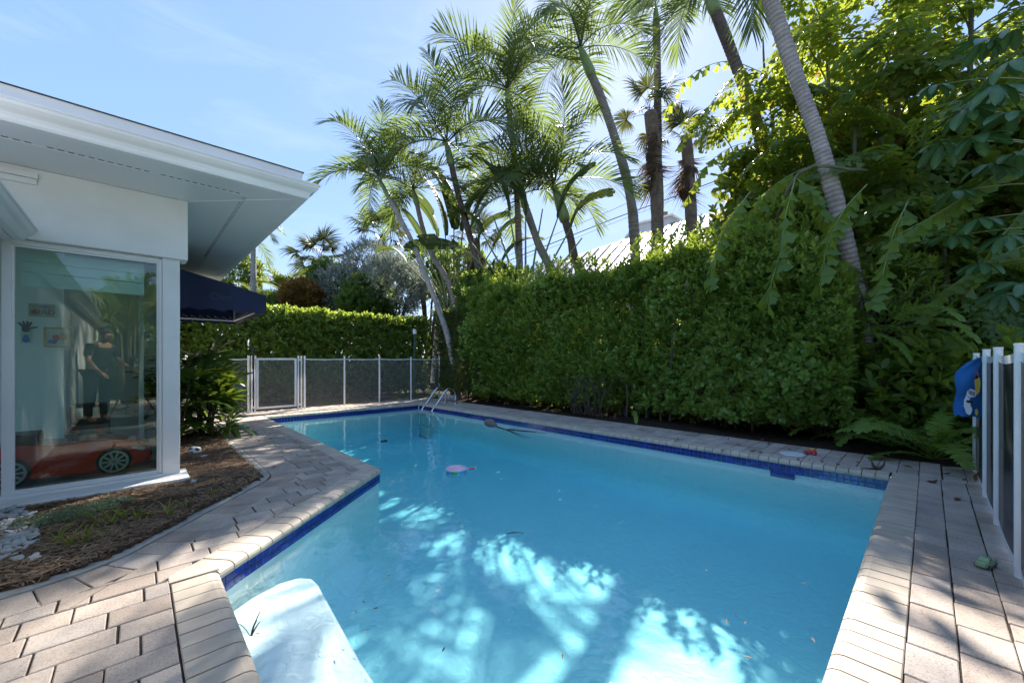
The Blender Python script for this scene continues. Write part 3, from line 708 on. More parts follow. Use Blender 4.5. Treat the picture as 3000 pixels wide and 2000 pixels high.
# red ride-on car
red = pr('glossy_red_plastic', (0.72, 0.045, 0.025), 0.22, var=0.05, coat=0.3)
car = empty('ride_on_car', (-0.42, 5.72, 0.04), 'red toy ride-on sports car behind the window', 'toy car'); CX, CY, CZ = 0, 0, 0
def loft(secs):                                          # sections along x: (x, half width, z0, z1, tuck)
    V = []; F = []
    for x, hw, z0, z1, tk in secs:
        V += [(x, -hw, z0), (x, -hw, z0 + (z1 - z0) * 0.55), (x, -hw + tk, z1), (x, hw - tk, z1), (x, hw, z0 + (z1 - z0) * 0.55), (x, hw, z0)]
    for i in range(len(secs) - 1):
        for j in range(6): F.append((i * 6 + j, (i + 1) * 6 + j, (i + 1) * 6 + (j + 1) % 6, i * 6 + (j + 1) % 6))
    F += [tuple(range(6))[::-1], tuple(range((len(secs) - 1) * 6, len(secs) * 6))]
    mb = MB(); mb.add(V, F); return mb
co = part(loft([(-0.60, .22, .10, .26, .04), (-0.56, .27, .07, .33, .05), (-.36, .28, .06, .36, .06), (-.1, .27, .05, .33, .05), (.08, .27, .05, .345, .05), (.25, .28, .06, .33, .07), (.42, .27, .07, .29, .09), (.50, .24, .08, .24, .06), (.535, .18, .09, .18, .03)]), 'body', red, car, bevel=0.012)
co.location = (CX, CY, CZ)
wrim = pr('silver_rim', (0.55, 0.60, 0.60), 0.3, metal=0.6)
for sx in (-0.37, 0.27):
    for sy in (-0.265, 0.265):
        mb = MB(); V, F = lathe([(0.0, -.03), (.105, -.03), (.125, -.02), (.13, 0), (.125, .02), (.105, .03), (0, .03)], 28)
        V = [(p[0], p[2], p[1]) for p in V]; mb.add(V, F); wh = part(mb, 'wheel', 'black', car, smooth=False); wh.location = (CX + sx, CY + sy, CZ + .13)
        mb = MB(); s_ = -1 if sy < 0 else 1
        V, F = lathe([(.085, .0), (.102, .0), (.102, .006), (.085, .006)], 28); mb.add([(p[0], s_ * (.030 + p[2]), p[1]) for p in V], F)
        for k in range(10):
            a = k * math.pi / 5; dx, dz = math.cos(a), math.sin(a)
            mb.obox((dx * .048, s_ * .033, dz * .048), (dx * .042, 0, dz * .042), (0, .003, 0), (-dz * .008, 0, dx * .008))
        part(mb, 'rim', wrim, wh)
    # wheel arches
for sy in (-1, 1):
    h = part(MB().obox((CX + .44, CY + sy * .205, CZ + .225), (.05, 0, -.012), (0, .035, 0), (.004, 0, .016)), 'headlight', pr('headlight_lens', (0.5, 0.6, 0.65), 0.1), car, bevel=0.006)
part(MB().box(CX + .49, CX + .542, CY - .16, CY + .16, CZ + .10, CZ + .15), 'grille', 'black', car)
part(MB().obox((CX - .02, CY, CZ + .37), (.03, 0, -.04), (0, .21, 0), (.003, 0, .004)), 'windscreen', M['glass'], car)
part(MB().box(CX - .40, CX - .22, CY - .17, CY + .17, CZ + .33, CZ + .44), 'seat', 'black', car, bevel=0.02)
# pictures on the wall
def picture(x0, x1, z0, z1, y, label, base, frame=None):
    e = empty('picture', (0, 0, 0), label, 'picture', 'paintings on the room wall')
    part(MB().box(x0, x1, y - .012, y - .002, z0, z1), 'sheet', base, e)
    if frame:
        f = .015; mb = MB(); mb.box(x0 - f, x0, y - .02, y - .002, z0 - f, z1 + f); mb.box(x1, x1 + f, y - .02, y - .002, z0 - f, z1 + f)
        mb.box(x0, x1, y - .02, y - .002, z0 - f, z0); mb.box(x0, x1, y - .02, y - .002, z1, z1 + f); part(mb, 'frame', frame, e)
    return e
def blob(cx, cz, rx, rz_, y, seed, n=18):
    r = random.Random(seed); return MB().add([(cx + rx * math.cos(t) * r.uniform(.75, 1.1), y, cz + rz_ * math.sin(t) * r.uniform(.75, 1.1)) for t in np.linspace(0, 2 * math.pi, n, endpoint=False)], [tuple(range(n))])
pc = {k: pr('paint_' + k, c, 0.6, var=0.15) for k, c in dict(blue=(.03, .16, .5), red=(.5, .03, .05), yellow=(.65, .42, .03), ink=(.03, .03, .04), paper=(.62, .66, .58), gold=(.55, .36, .05), sand=(.48, .42, .25)).items()}
PY = 6.9
def pw(u, v): p = ony(u, v, PY); return p[0], p[2]
(x0, z1), (x1, z0) = pw(84, 888), pw(160, 930)
e = picture(x0, x1, z0, z1, PY, 'mustard painting lettered DAD on the green wall', pc['sand'])
lettering('DAD', (z1 - z0) * .52, pc['ink'], e, (x0 + (x1 - x0) * .17, PY - .014, z0 + (z1 - z0) * .2), (rad(90), 0, 0), .001)
part(blob(x1 - .07, z1 - .03, .05, .02, PY - .0135, 4), 'paint_splash', pc['blue'], e); part(blob(x0 + .04, z0 + .05, .03, .025, PY - .0135, 5), 'paint_splash', pc['red'], e)
(x0, z1), (x1, z0) = pw(134, 962), pw(206, 1014)
e = picture(x0, x1, z0, z1, PY, 'gold framed abstract of blue, red and yellow paint', pc['paper'], pc['gold'])
wdt, hgt = x1 - x0, z1 - z0
part(blob(x0 + wdt * .28, z0 + hgt * .25, wdt * .22, hgt * .16, PY - .014, 1), 'paint_splash', pc['blue'], e)
part(blob(x0 + wdt * .42, z0 + hgt * .48, wdt * .16, hgt * .2, PY - .0145, 2), 'paint_splash', pc['red'], e)
part(blob(x0 + wdt * .72, z0 + hgt * .55, wdt * .2, hgt * .18, PY - .015, 3), 'paint_splash', pc['yellow'], e)
(x0, z1), (x1, z0) = pw(62, 944), pw(92, 1006)
e = picture(x0, x1, z0, z1, PY, 'narrow print of a dark handprint above a tie shape', pc['paper'])
cx, wz = (x0 + x1) / 2, z1 - z0
mb = blob(cx, z1 - wz * .30, .035, .04, PY - .014, 8)
for a in (-40, -15, 8, 28, 75):
    d = np.array([math.sin(rad(a)), 0, math.cos(rad(a))]); c = np.array([cx, PY - .0145, z1 - wz * .30]) + d * .055; mb.obox(c, d * .03, np.array([0, .0004, 0]), np.cross(d, [0, 1, 0]) * .008)
part(mb, 'handprint', pc['ink'], e)
part(MB().add([(cx - .012, PY - .014, z0 + wz * .42), (cx + .012, PY - .014, z0 + wz * .42), (cx + .03, PY - .014, z0 + wz * .12), (cx, PY - .014, z0 + wz * .03), (cx - .03, PY - .014, z0 + wz * .12)], [(0, 1, 2, 3, 4)]), 'tie', pc['blue'], e)
# luggage and boxes at the back
def case(x0, x1, z0, z1, mat, label):
    e = empty('storage_case', (0, 0, 0), label, 'case', 'cases stacked at the back of the room')
    part(MB().box(x0, x1, 7.05, 7.45, z0, z1), 'shell', mat, e, bevel=0.02)
    part(MB().box(x0 + .05, x0 + .11, 7.035, 7.05, z0 + (z1 - z0) * .35, z1 - .03).box(x1 - .11, x1 - .05, 7.035, 7.05, z0 + (z1 - z0) * .35, z1 - .03), 'clasp', 'steel', e)
case(-.62, -.22, .04, .20, pr('grey_box', (.3, .32, .31), .6), 'grey storage box lowest in the pile behind the window')
case(-.60, -.24, .205, .36, pr('slate_box', (.16, .2, .2), .6), 'slate grey case in the middle of the pile behind the window')
case(-.57, -.27, .365, .60, pr('brown_case', (.05, .035, .025), .5), 'dark brown case on top of the pile behind the window')

# ------------------------------------------------------------------ leaf geometry
def lf(L, W, fold=0.25, bend=0.12, obov=0.0):
    """one leaf along +X: two folded halves (6 points, 2 quads)"""
    a, b = 0.32 + obov * 0.2, 0.68 + obov * 0.12
    wa, wb = W * (0.46 - obov * .14), W * (0.42 + obov * .08)
    V = np.array([[0, 0, 0], [L, 0, -bend * L], [a * L, wa, fold * wa], [b * L, wb, fold * wb - bend * L * .35], [a * L, -wa, fold * wa], [b * L, -wb, fold * wb - bend * L * .35]])
    return V, np.array([[0, 1, 3, 2], [0, 4, 5, 1]])
def rot_dir(x, up=np.array([0, 0, 1.0]), roll=0.0):
    x = x / np.linalg.norm(x); y = np.cross(up, x); ny = np.linalg.norm(y)
    y = y / ny if ny > 1e-4 else np.array([0, 1.0, 0]); z = np.cross(x, y)
    c, s = math.cos(roll), math.sin(roll); return np.stack([x, c * y + s * z, -s * y + c * z], axis=1)
class Leaves:
    def __init__(s): s.V = []; s.F = []; s.T = []; s.n = 0
    def add(s, V, F, tint=0.5):
        s.V.append(V); s.F.append(F + s.n); s.T.append(np.full(len(V), tint)); s.n += len(V)
    def mesh(s, name, mat, smooth=False):
        k = {}
        for f in s.F: k.setdefault(f.shape[1], []).append(f)
        return np_mesh(name, np.concatenate(s.V), [np.concatenate(v) for v in k.values()], mat, smooth, {'tint': np.concatenate(s.T)})
def sprig(seed, n, L, W, obov=0.0, length=0.10, spread=(25, 70), whorl=False):
    r = np.random.default_rng(seed); lv = Leaves()
    for i in range(n):
        t = (i + .5) / n if not whorl else r.uniform(.6, 1)
        az = i * 2.4 + r.uniform(-.4, .4); el = rad(90 - (spread[1] - (spread[1] - spread[0]) * t) + r.uniform(-10, 10))
        d = np.array([math.cos(az) * math.cos(el), math.sin(az) * math.cos(el), math.sin(el)])
        V, F = lf(L * r.uniform(.75, 1.15), W * r.uniform(.8, 1.1), r.uniform(.1, .4), r.uniform(0, .3), obov)
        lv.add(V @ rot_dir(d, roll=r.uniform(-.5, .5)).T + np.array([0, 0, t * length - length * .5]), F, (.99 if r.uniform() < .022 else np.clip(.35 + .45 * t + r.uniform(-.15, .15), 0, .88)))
    return np.concatenate(lv.V), np.concatenate(lv.F), np.concatenate(lv.T)
TINTN = fnoise(123, 8, .6, 2.6)
def leaf_mass(parent, mat, protos, P, Z, S, nearest=0, name='leaf_sprig', mass='foliage', bias=None, dim=None):
    """protos placed at P with axis Z: the nearest ones as objects, the rest joined"""
    n = len(P); Z = Z / np.linalg.norm(Z, axis=1)[:, None]
    h = rng.normal(size=(n, 3)); X = np.cross(h, Z); X /= np.linalg.norm(X, axis=1)[:, None]; Y = np.cross(Z, X)
    R = np.stack([X, Y, Z], axis=2) * S[:, None, None]; ch = rng.integers(0, len(protos), n)
    key = np.linalg.norm(P - CP, axis=1) if bias is None else bias
    order = np.argsort(key); near = set(order[:nearest].tolist())
    mes = [np_mesh(name, v, [f], mat, False, {'tint': t}) for v, f, t in protos] if nearest else None
    for i in order[:nearest]:
        link(name, mes[ch[i]], parent, M=mat4(R[i], P[i]))
    V = []; F = []; T = []; b = 0
    far = np.ones(n, bool); far[list(near)] = False
    for k, (v, f, t) in enumerate(protos):
        ix = np.where((ch == k) & far)[0]
        if not len(ix): continue
        W_ = np.einsum('nij,vj->nvi', R[ix], v) + P[ix][:, None, :]
        V.append(W_.reshape(-1, 3)); F.append((f[None] + (np.arange(len(ix)) * len(v))[:, None, None]).reshape(-1, f.shape[1]) + b)
        tt = t[None] + rng.uniform(-.16, .16, (len(ix), 1)) + .22 * TINTN(P[ix][:, 0] * .6 + P[ix][:, 1], P[ix][:, 2])[:, None]; tt = np.where(t[None] > .95, .99, np.clip(tt, 0, .9)); T.append(tt.ravel()); b += len(ix) * len(v)
    if V:
        o = link(mass, np_mesh(mass, np.concatenate(V), [np.concatenate(F)], mat, False, {'tint': np.concatenate(T)}), parent); o['kind'] = 'stuff'
        return o

def hedge_points(face, n, depth, seed, amp=0.22):
    """face(u,v)->(point, outward normal); u,v in 0..1"""
    u, v = U(0, 1, n), U(0, 1, n); P, Nn = face(u, v)
    f1, f2 = fnoise(seed, 7, .4, 1.6), fnoise(seed + 1, 7, 2.0, 5.0)
    s = P[:, 0] + P[:, 1]; disp = amp * f1(s, P[:, 2]) * 1.6 + amp * .6 * f2(s, P[:, 2])
    d = np.abs(rng.normal(0, depth, n)); P = P + Nn * (disp - d)[:, None]
    Z = Nn * .75 + np.array([0, 0, .55]) + rng.normal(0, .45, (n, 3))
    return P, Z, d
def quad_face(A, B, z0, z1f, nrm):
    A, B = np.array(A, float), np.array(B, float); nrm = np.array(nrm, float)
    def f(u, v):
        xy = A[None] + (B - A)[None] * u[:, None]; z = z0 + (z1f(u) - z0) * v
        return np.c_[xy, z], np.repeat(nrm[None], len(u), 0)
    return f
def top_face(A, B, zf, back):
    A, B, back = np.array(A, float), np.array(B, float), np.array(back, float)
    def f(u, v):
        xy = A[None] + (B - A)[None] * u[:, None] + back[None] * v[:, None]
        return np.c_[xy, zf(u)], np.repeat(np.array([[0, 0, 1.0]]), len(u), 0)
    return f

# rear hedge of broad rounded leaves
hg = empty('hedge', (3, 12, 0), 'long clipped hedge with sunlit top behind the white mesh fence at the far end', 'hedge'); hg.location = (0, 0, 0)
pro = [sprig(20 + k, 8, .115, .06, .5, .10, (15, 75)) for k in range(5)]
zf = lambda u: 2.52 + .02 * np.sin(u * 40)
parts_ = [hedge_points(quad_face((-3, 11.9), (7.4, 11.9), .12, zf, (0, -1, 0)), 6800, .26, 3, .12), hedge_points(quad_face((-3, 12.7), (7.4, 12.7), .12, zf, (0, 1, 0)), 3200, .3, 6, .12),
          hedge_points(top_face((-3, 11.9), (7.4, 11.9), zf, (0, 1.3)), 1700, .10, 4, .05)]
P, Z, D = [np.concatenate([p[i] for p in parts_]) for i in range(3)]
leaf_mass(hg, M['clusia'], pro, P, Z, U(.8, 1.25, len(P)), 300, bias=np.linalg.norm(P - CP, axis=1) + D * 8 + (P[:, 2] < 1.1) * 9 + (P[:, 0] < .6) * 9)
mb = MB()
for k in range(46):
    x = U(-3, 7.3); mb.tube(smooth_path([(x, 12.2 + U(-.2, .3), 0), (x + U(-.1, .1), 12.2, .7), (x + U(-.3, .3), 12.2 + U(-.2, .2), 1.7)], 6), [.02, .018, .016, .013, .01, .006], 5)
o = mb.build('stems', M['twig'], hg); o['kind'] = 'stuff'

# tall hedge along the right side of the pool
hg2 = empty('hedge', (0, 0, 0), 'tall shaggy glossy green hedge along the right side of the pool', 'hedge')
yN, yF = .72, 8.6
zt2 = lambda u: 2.98 + .13 * np.sin(u * 7 + 1) + .07 * np.sin(u * 23) + .05 * np.sin(u * 51) - .9 * np.clip((.10 - u) / .10, 0, 1)
xA, xB = 6.95, 6.62
parts_ = [hedge_points(quad_face((xA, yN), (xB, yF), .22, zt2, (-1, 0, 0)), 13500, .32, 11, .38),
          hedge_points(top_face((xA, yN), (xB, yF), zt2, (.75, 0)), 3300, .18, 12, .13),
          hedge_points(quad_face((7.9, .9), (7.9, 9.5), .0, lambda u: 2.2 + .2 * np.sin(u * 9), (1, 0, 0)), 3200, .25, 13, .15)]
P, Z, D = [np.concatenate([p[i] for p in parts_]) for i in range(3)]
thin = fnoise(77, 6, .8, 2.2)(P[:, 1], P[:, 2]); keep = (thin > -.42) | (U(0, 1, len(P)) < .45); P, Z, D = P[keep], Z[keep], D[keep]
# young shoots standing up out of the top
k = 760; u = np.where(U(0, 1, k) < .6, U(.05, 1, k), U(.15, .75, k)); Pt = np.c_[xA + (xB - xA) * u + U(0, .9, k), yN + (yF - yN) * u, zt2(u) + U(.0, .75, k) ** 1.6 * .75]
leafy = [sprig(40 + k_, 9, .080, .034, .1, .13, (15, 70)) for k_ in range(5)]
rnd = [sprig(50 + k_, 8, .088, .056, .7, .09, (25, 80)) for k_ in range(4)]
zone = (P[:, 2] < 1.35) & (fnoise(5, 5, .3, 1.1)(P[:, 1], P[:, 2]) > .0) & (P[:, 1] < 4.6) | (fnoise(9, 5, .5, 1.4)(P[:, 1], P[:, 2]) > .42)
bias = np.linalg.norm(P - CP, axis=1) + D * 6
q = ~zone
P1, Z1 = np.vstack([P[q], Pt]), np.vstack([Z[q], np.c_[U(-.3, .3, (k, 2)), np.ones(k)]])
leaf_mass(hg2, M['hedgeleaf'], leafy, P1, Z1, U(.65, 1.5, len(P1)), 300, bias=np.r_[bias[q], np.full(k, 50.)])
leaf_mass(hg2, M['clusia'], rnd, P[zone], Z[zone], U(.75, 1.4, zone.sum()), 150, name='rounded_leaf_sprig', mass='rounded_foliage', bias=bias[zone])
mb = MB()
for k in range(70):
    y = U(.9, 8.6); x = 7.25 + U(-.1, .5); mb.tube(smooth_path([(x, y, 0), (x + U(-.1, .1), y + U(-.1, .1), .6), (x + U(-.3, .2), y + U(-.3, .3), 1.5), (x + U(-.3, .2), y + U(-.4, .4), 2.6)], 7), np.linspace(.022, .006, 7), 5)
for k in range(40):                                      # bare thicket low in the hedge
    y = 4.9 + U(-.4, .4); x = 6.72 + U(0, .2); mb.tube(smooth_path([(x, y, .02), (x - U(0, .15), y + U(-.2, .2), .4), (x - U(-.1, .25), y + U(-.5, .5), .85)], 5), np.linspace(.009, .002, 5), 4)
o = mb.build('stems', M['twig'], hg2); o['kind'] = 'stuff'

# corner bush of small dark leaves beyond the ladder
hg3 = empty('hedge', (0, 0, 0), 'small leaved dark bush at the corner behind the pool ladder', 'hedge')
zt3 = lambda u: 2.62 + .08 * np.sin(u * 9)
parts_ = [hedge_points(quad_face((6.62, 8.2), (6.62, 10.5), .25, zt3, (-1, 0, 0)), 4600, .25, 31, .20),
          hedge_points(quad_face((6.65, 10.6), (7.9, 10.6), .4, zt3, (0.0, .6, 0)), 1200, .25, 32, .15),
          hedge_points(top_face((6.65, 8.4), (6.65, 10.6), zt3, (1.3, .2)), 1100, .12, 33, .08)]
P, Z, D = [np.concatenate([p[i] for p in parts_]) for i in range(3)]
pro = [sprig(60 + k, 10, .055, .022, 0, .11, (20, 70)) for k in range(4)]
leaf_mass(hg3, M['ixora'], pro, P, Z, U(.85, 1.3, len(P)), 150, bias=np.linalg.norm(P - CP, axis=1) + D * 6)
mb = MB()
for k in range(55):
    y = 9.45 + U(-.35, .3); x = 6.9 + U(-.1, .3); mb.tube(smooth_path([(x, y, .0), (x - U(0, .2), y + U(-.15, .2), .45), (x - U(.0, .45), y + U(-.3, .5), 1.0 + U(-.1, .2))], 5), np.linspace(.009, .002, 5), 4)
o = mb.build('bare_twigs', M['twig'], hg3); o['kind'] = 'stuff'

# ------------------------------------------------------------------ palm fronds
def pinnate(seed, L=2.0, n=46, ll=.55, lw=.030, e0=50, arch=80, droop=.35, vee=25, pet=.14, a0=70, a1=28, mat=None, name='frond', stalk=.016, ragged=.06, twist=0.0):
    r = np.random.default_rng(seed); S = 26; s = np.linspace(0, 1, S); el = rad(e0) - rad(arch) * s ** 1.35
    dx, dz = np.cos(el) * L / (S - 1), np.sin(el) * L / (S - 1); pts = np.c_[np.r_[0, np.cumsum(dx[:-1])], np.zeros(S), np.r_[0, np.cumsum(dz[:-1])]]
    tan = np.c_[np.cos(el), np.zeros(S), np.sin(el)]; nor = np.c_[-np.sin(el), np.zeros(S), np.cos(el)]
    lv = Leaves(); V, F = tube(pts, np.linspace(stalk, .003, S), 5, False); lv.add(V, np.array(F), .75)
    for i in range(n):
        t = pet + (1 - pet) * (i + .5) / n; p = np.array([np.interp(t, s, pts[:, k]) for k in range(3)])
        T = np.array([np.interp(t, s, tan[:, k]) for k in range(3)]); Nn = np.array([np.interp(t, s, nor[:, k]) for k in range(3)])
        q = (t - pet) / (1 - pet); ln = ll * (math.sin(math.pi * (.13 + .80 * q)) ** .7)
        for sd in (-1, 1):
            a = rad(a0 + (a1 - a0) * q + r.uniform(-7, 7)); ve = rad(vee + r.uniform(-14, 14))
            d = T * math.cos(a) + math.sin(a) * (np.array([0, sd, 0]) * math.cos(ve) + Nn * math.sin(ve)); d /= np.linalg.norm(d)
            l = ln * r.uniform(1 - ragged * 2, 1 + ragged); wv = np.cross(d, Nn); wv /= np.linalg.norm(wv) + 1e-6
            wv = wv * math.cos(twist * sd) + np.cross(d, wv) * math.sin(twist * sd)
            g = np.array([0, 0, -1.0]); dr = droop * r.uniform(.7, 1.3)
            P_ = [p + d * l * x + g * dr * l * x * x for x in (0.02, .38, .72, 1.0)]
            w_ = [lw * .35, lw * .5, lw * .38]
            V = np.array([P_[0] - wv * w_[0], P_[0] + wv * w_[0], P_[1] - wv * w_[1], P_[1] + wv * w_[1], P_[2] - wv * w_[2], P_[2] + wv * w_[2], P_[3], P_[3] + wv * .002])
            lv.add(V, np.array([[0, 1, 3, 2], [2, 3, 5, 4], [4, 5, 7, 6]]), float(np.clip(.4 + .25 * q + r.uniform(-.2, .2), 0, .9)))
    return lv.mesh(name, mat)
def fan(seed, n=34, spread=230, pet=.9, bl=.75, w=.05, droop=.25, join=.45, mat=None, name='fan_frond', cup=12, stalk=.012, blunt=False):
    r = np.random.default_rng(seed); lv = Leaves()
    V, F = tube(smooth_path([(0, 0, 0), (pet * .5, 0, pet * .10), (pet, 0, 0)], 6), np.linspace(stalk, stalk * .6, 6), 5, False); lv.add(V, np.array(F), .7)
    c = np.array([pet, 0, 0.0])
    for i in range(n):
        a = rad(-spread / 2 + spread * (i + .5) / n + r.uniform(-2, 2)); l = bl * (0.72 + .28 * math.cos(a * .7)) * r.uniform(.88, 1.06); cu = rad(cup) * (1 if i % 2 else .6)
        d = np.array([math.cos(a) * math.cos(cu), math.sin(a) * math.cos(cu), math.sin(cu)]); wv = np.array([-math.sin(a), math.cos(a), 0.0])
        dr = droop * r.uniform(.6, 1.5); P_ = [c + d * l * x + np.array([0, 0, -dr * l * x ** 2.6]) for x in (0, join, .75, 1)]
        wj = w * .5; ww = [.002, wj, wj * (.95 if blunt else .6)]
        z = np.array([0, 0, wj * .5])
        V = np.array([P_[0] - wv * ww[0], P_[0] + wv * ww[0], P_[1] - wv * ww[1], P_[1] + wv * ww[1] + z, P_[2] - wv * ww[2], P_[2] + wv * ww[2] + z * .6, P_[3] - wv * (wj * .5 if blunt else 0.001), P_[3] + wv * (wj * .4 if blunt else 0.001)])
        lv.add(V, np.array([[0, 1, 3, 2], [2, 3, 5, 4], [4, 5, 7, 6]]), float(np.clip(.5 + r.uniform(-.3, .3), 0, .9)))
    return lv.mesh(name, mat)
def fishtail_frond(seed, L=1.9, n=11, e0=45, arch=75, mat=None, dead=0.0, name='frond'):
    r = np.random.default_rng(seed); S = 20; s = np.linspace(0, 1, S); el = rad(e0) - rad(arch) * s ** 1.2
    pts = np.c_[np.r_[0, np.cumsum(np.cos(el[:-1]) * L / (S - 1))], .05 * np.sin(s * 3), np.r_[0, np.cumsum(np.sin(el[:-1]) * L / (S - 1))]]
    lv = Leaves(); V, F = tube(pts, np.linspace(.018, .004, S), 5, False); lv.add(V, np.array(F), .6)
    def wedge_(p, d, up, l, w, tint):
        sd = np.cross(d, up); sd /= np.linalg.norm(sd) + 1e-6; g = np.array([0, 0, -1.0]) * l
        a = r.uniform(-.25, .25); e1, e2 = r.uniform(.78, 1.05), r.uniform(.6, .95)
        V = np.array([p, p + d * l * .5 - sd * w * .30 - g * -.03, p + d * l * .55 + sd * w * .30, p + d * l * e2 - sd * w * .62 + g * .10, p + d * l * (.86 + a * .2) - sd * w * .18 + g * .05, p + d * l * e1 + sd * w * .12 + g * .12, p + d * l * (e2 * .93) + sd * w * .58 + g * .12])
        V += np.cross(sd, d) * 0.0
        lv.add(V, np.array([[0, 1, 2, 2]])[:, :3], tint); lv.add(V, np.array([[1, 3, 4], [1, 4, 2], [4, 5, 2], [5, 6, 2]]), tint)
    for i in range(n):
        t = .22 + .76 * (i + .5) / n; p = np.array([np.interp(t, s, pts[:, k]) for k in range(3)]); ee = np.interp(t, s, el); T = np.array([math.cos(ee), 0, math.sin(ee)]); Nn = np.array([-math.sin(ee), 0, math.cos(ee)])
        rl = .62 * L / 1.9 * math.sin(math.pi * (.2 + .68 * (i + .5) / n))
        for sd in (-1, 1):
            a = rad(62 - 18 * t + r.uniform(-8, 8)); d = T * math.cos(a) + np.array([0, sd, 0]) * math.sin(a) + Nn * r.uniform(-.05, .2); d /= np.linalg.norm(d)
            m = max(3, int(rl / .085)); tint0 = np.clip(.42 + r.uniform(-.2, .25), 0, .85)
            for j in range(m):
                x = (j + .7) / m; pp = p + d * rl * x + np.array([0, 0, -.25 * rl * x * x])
                for s2 in ((-1, 1) if j < m - 1 else (0,)):
                    up = Nn * .8 + rng.normal(0, .25, 3); side = np.cross(d, Nn) * s2
                    dd_ = d * .75 + side * .8 + np.array([0, 0, -.45]) + r.normal(0, .12, 3); dd_ /= np.linalg.norm(dd_)
                    wedge_(pp, dd_, up, r.uniform(.13, .20), r.uniform(.075, .12), .96 if r.uniform() < dead else float(np.clip(tint0 + r.uniform(-.15, .15), 0, .88)))
    for _ in range(3):
        wedge_(pts[-1], np.array([math.cos(el[-1]), r.uniform(-.4, .4), math.sin(el[-1]) - .2]), np.array([0, 0, 1.0]), .24, .16, .5)
    return lv.mesh(name, mat)
def place(me, parent, p, az, roll=0.0, pitch=0.0, s=1.0, name='frond'):
    Mx = Matrix.Translation(Vector(p)) @ Matrix.Rotation(az, 4, 'Z') @ Matrix.Rotation(pitch, 4, 'Y') @ Matrix.Rotation(roll, 4, 'X') @ Matrix.Scale(s, 4)
    return link(name, me, parent, M=Mx)
# Adonidia style fronds
AD = {}
for cl, (e0, ar) in dict(up=(82, 62), mid=(55, 95), low=(22, 85), hang=(-12, 65)).items():
    AD[cl] = [pinnate(100 + k + len(AD) * 9, 1.85, 42, .74, .027, e0, ar, .34, 28, .12, 70, 28, M['palmleaf'], twist=.5) for k in range(2)]
def trunk_curve(px, d, ext=True, dd=0.0):
    P = [at(u, v, d + dd * i) for i, (u, v) in enumerate(px)]
    if ext:
        a, b = P[-2], P[-1]; k = b[2] / max(1e-3, a[2] - b[2]); e = b + (b - a) * k * np.array([.55, .55, 1]); e[2] = -.03; P.append(e)
    return np.array(P)
def ringed(P, r0, r1, seg=10, pitch=.055, amp=.035):
    """P top -> bottom; r0 at top, r1 at bottom"""
    L = np.sum(np.linalg.norm(np.diff(P, axis=0), axis=1)); n = int(min(150, max(20, L / pitch * 2)))
    Q = smooth_path(P, n); t = np.linspace(0, 1, n); r = (r0 + (r1 - r0) * t) * (1 + amp * np.where(np.arange(n) % 2, 1, -1)) * (1 + .05 * np.sin(t * 17)) + .5 * r1 * np.clip((t - .95) / .05, 0, 1) ** 2 * .6
    return Q, r
def palm(label, px, d, r0, r1, crown, group=None, shaft=None, bark='trunk', lean=0, s=1.0, name='palm_tree', seed=0):
    P = trunk_curve(px, d); e = empty(name, (P[-1][0], P[-1][1], 0), label, 'palm tree', group); off = np.array([P[-1][0], P[-1][1], 0])
    Q, r = ringed(P - off, r0, r1); mb = MB(); mb.tube(Q, r, 12); mb.build('trunk', M[bark], e, smooth=True)
    top = P[0] - off
    if shaft:
        h, rs = shaft; dirn = (P[0] - P[1]) / np.linalg.norm(P[0] - P[1]); Sx = np.array([top + dirn * h * t for t in np.linspace(0, 1, 8)])
        mb = MB(); mb.tube(Sx, rs * np.array([.92, 1.08, 1.05, .98, .9, .8, .68, .5]), 12); mb.build('crownshaft', M['crownshaft'], e, smooth=True); top = Sx[-1]
    r = random.Random(seed)
    for cl, az, sc in crown:
        place(r.choice(AD[cl]), e, top + np.array([r.uniform(-.03, .03), r.uniform(-.03, .03), r.uniform(-.05, .05)]), rad(az), rad(r.uniform(-22, 22)), 0, sc * s, 'frond')
    return e

# frond azimuths are given in degrees from +X (photo right-and-away); 136 is screen left, 46 is away, -44 is screen right, 226 is towards the lens
def ring(n, a0, cls, s0=1.0, jit=14, seed=0):
    r = random.Random(seed); return [(cls, a0 + 360 * k / n + r.uniform(-jit, jit), s0 * r.uniform(.88, 1.12)) for k in range(n)]
def crown(seed, up=4, mid=6, low=5, hang=2, s=1.0, wind=136):
    r = random.Random(seed)
    return ring(up, r.uniform(0, 90), 'up', s, 25, seed) + ring(mid, r.uniform(0, 60), 'mid', s, 16, seed + 1) + ring(low, r.uniform(0, 70), 'low', s, 18, seed + 2) + ring(hang, wind + r.uniform(-60, 60), 'hang', s * .9, 40, seed + 3)
palm('leaning ringed palm whose foot stands in front of the corner bush', [(1140, 580), (1185, 665), (1215, 725), (1250, 815), (1285, 905), (1318, 1010)], 11.6, .064, .090, crown(1, 3, 5, 4, 1, 1.08), shaft=(.75, .065), bark='trunk_pale', seed=1)
palm('slender curved palm rising out of the fan of stalks', [(1222, 600), (1238, 665), (1265, 745), (1305, 810), (1330, 875)], 12.6, .07, .10, crown(2, 3, 4, 4, 1, 1.05), shaft=(.5, .085), bark='trunk', seed=2)
palm('palm with pale green crownshaft in front of the hanging banana blade', [(1323, 485), (1340, 560), (1366, 655), (1390, 740), (1415, 860)], 12.2, .085, .115, crown(3, 4, 4, 4, 1, 1.4), shaft=(.75, .11), bark='trunk_brown', seed=3)
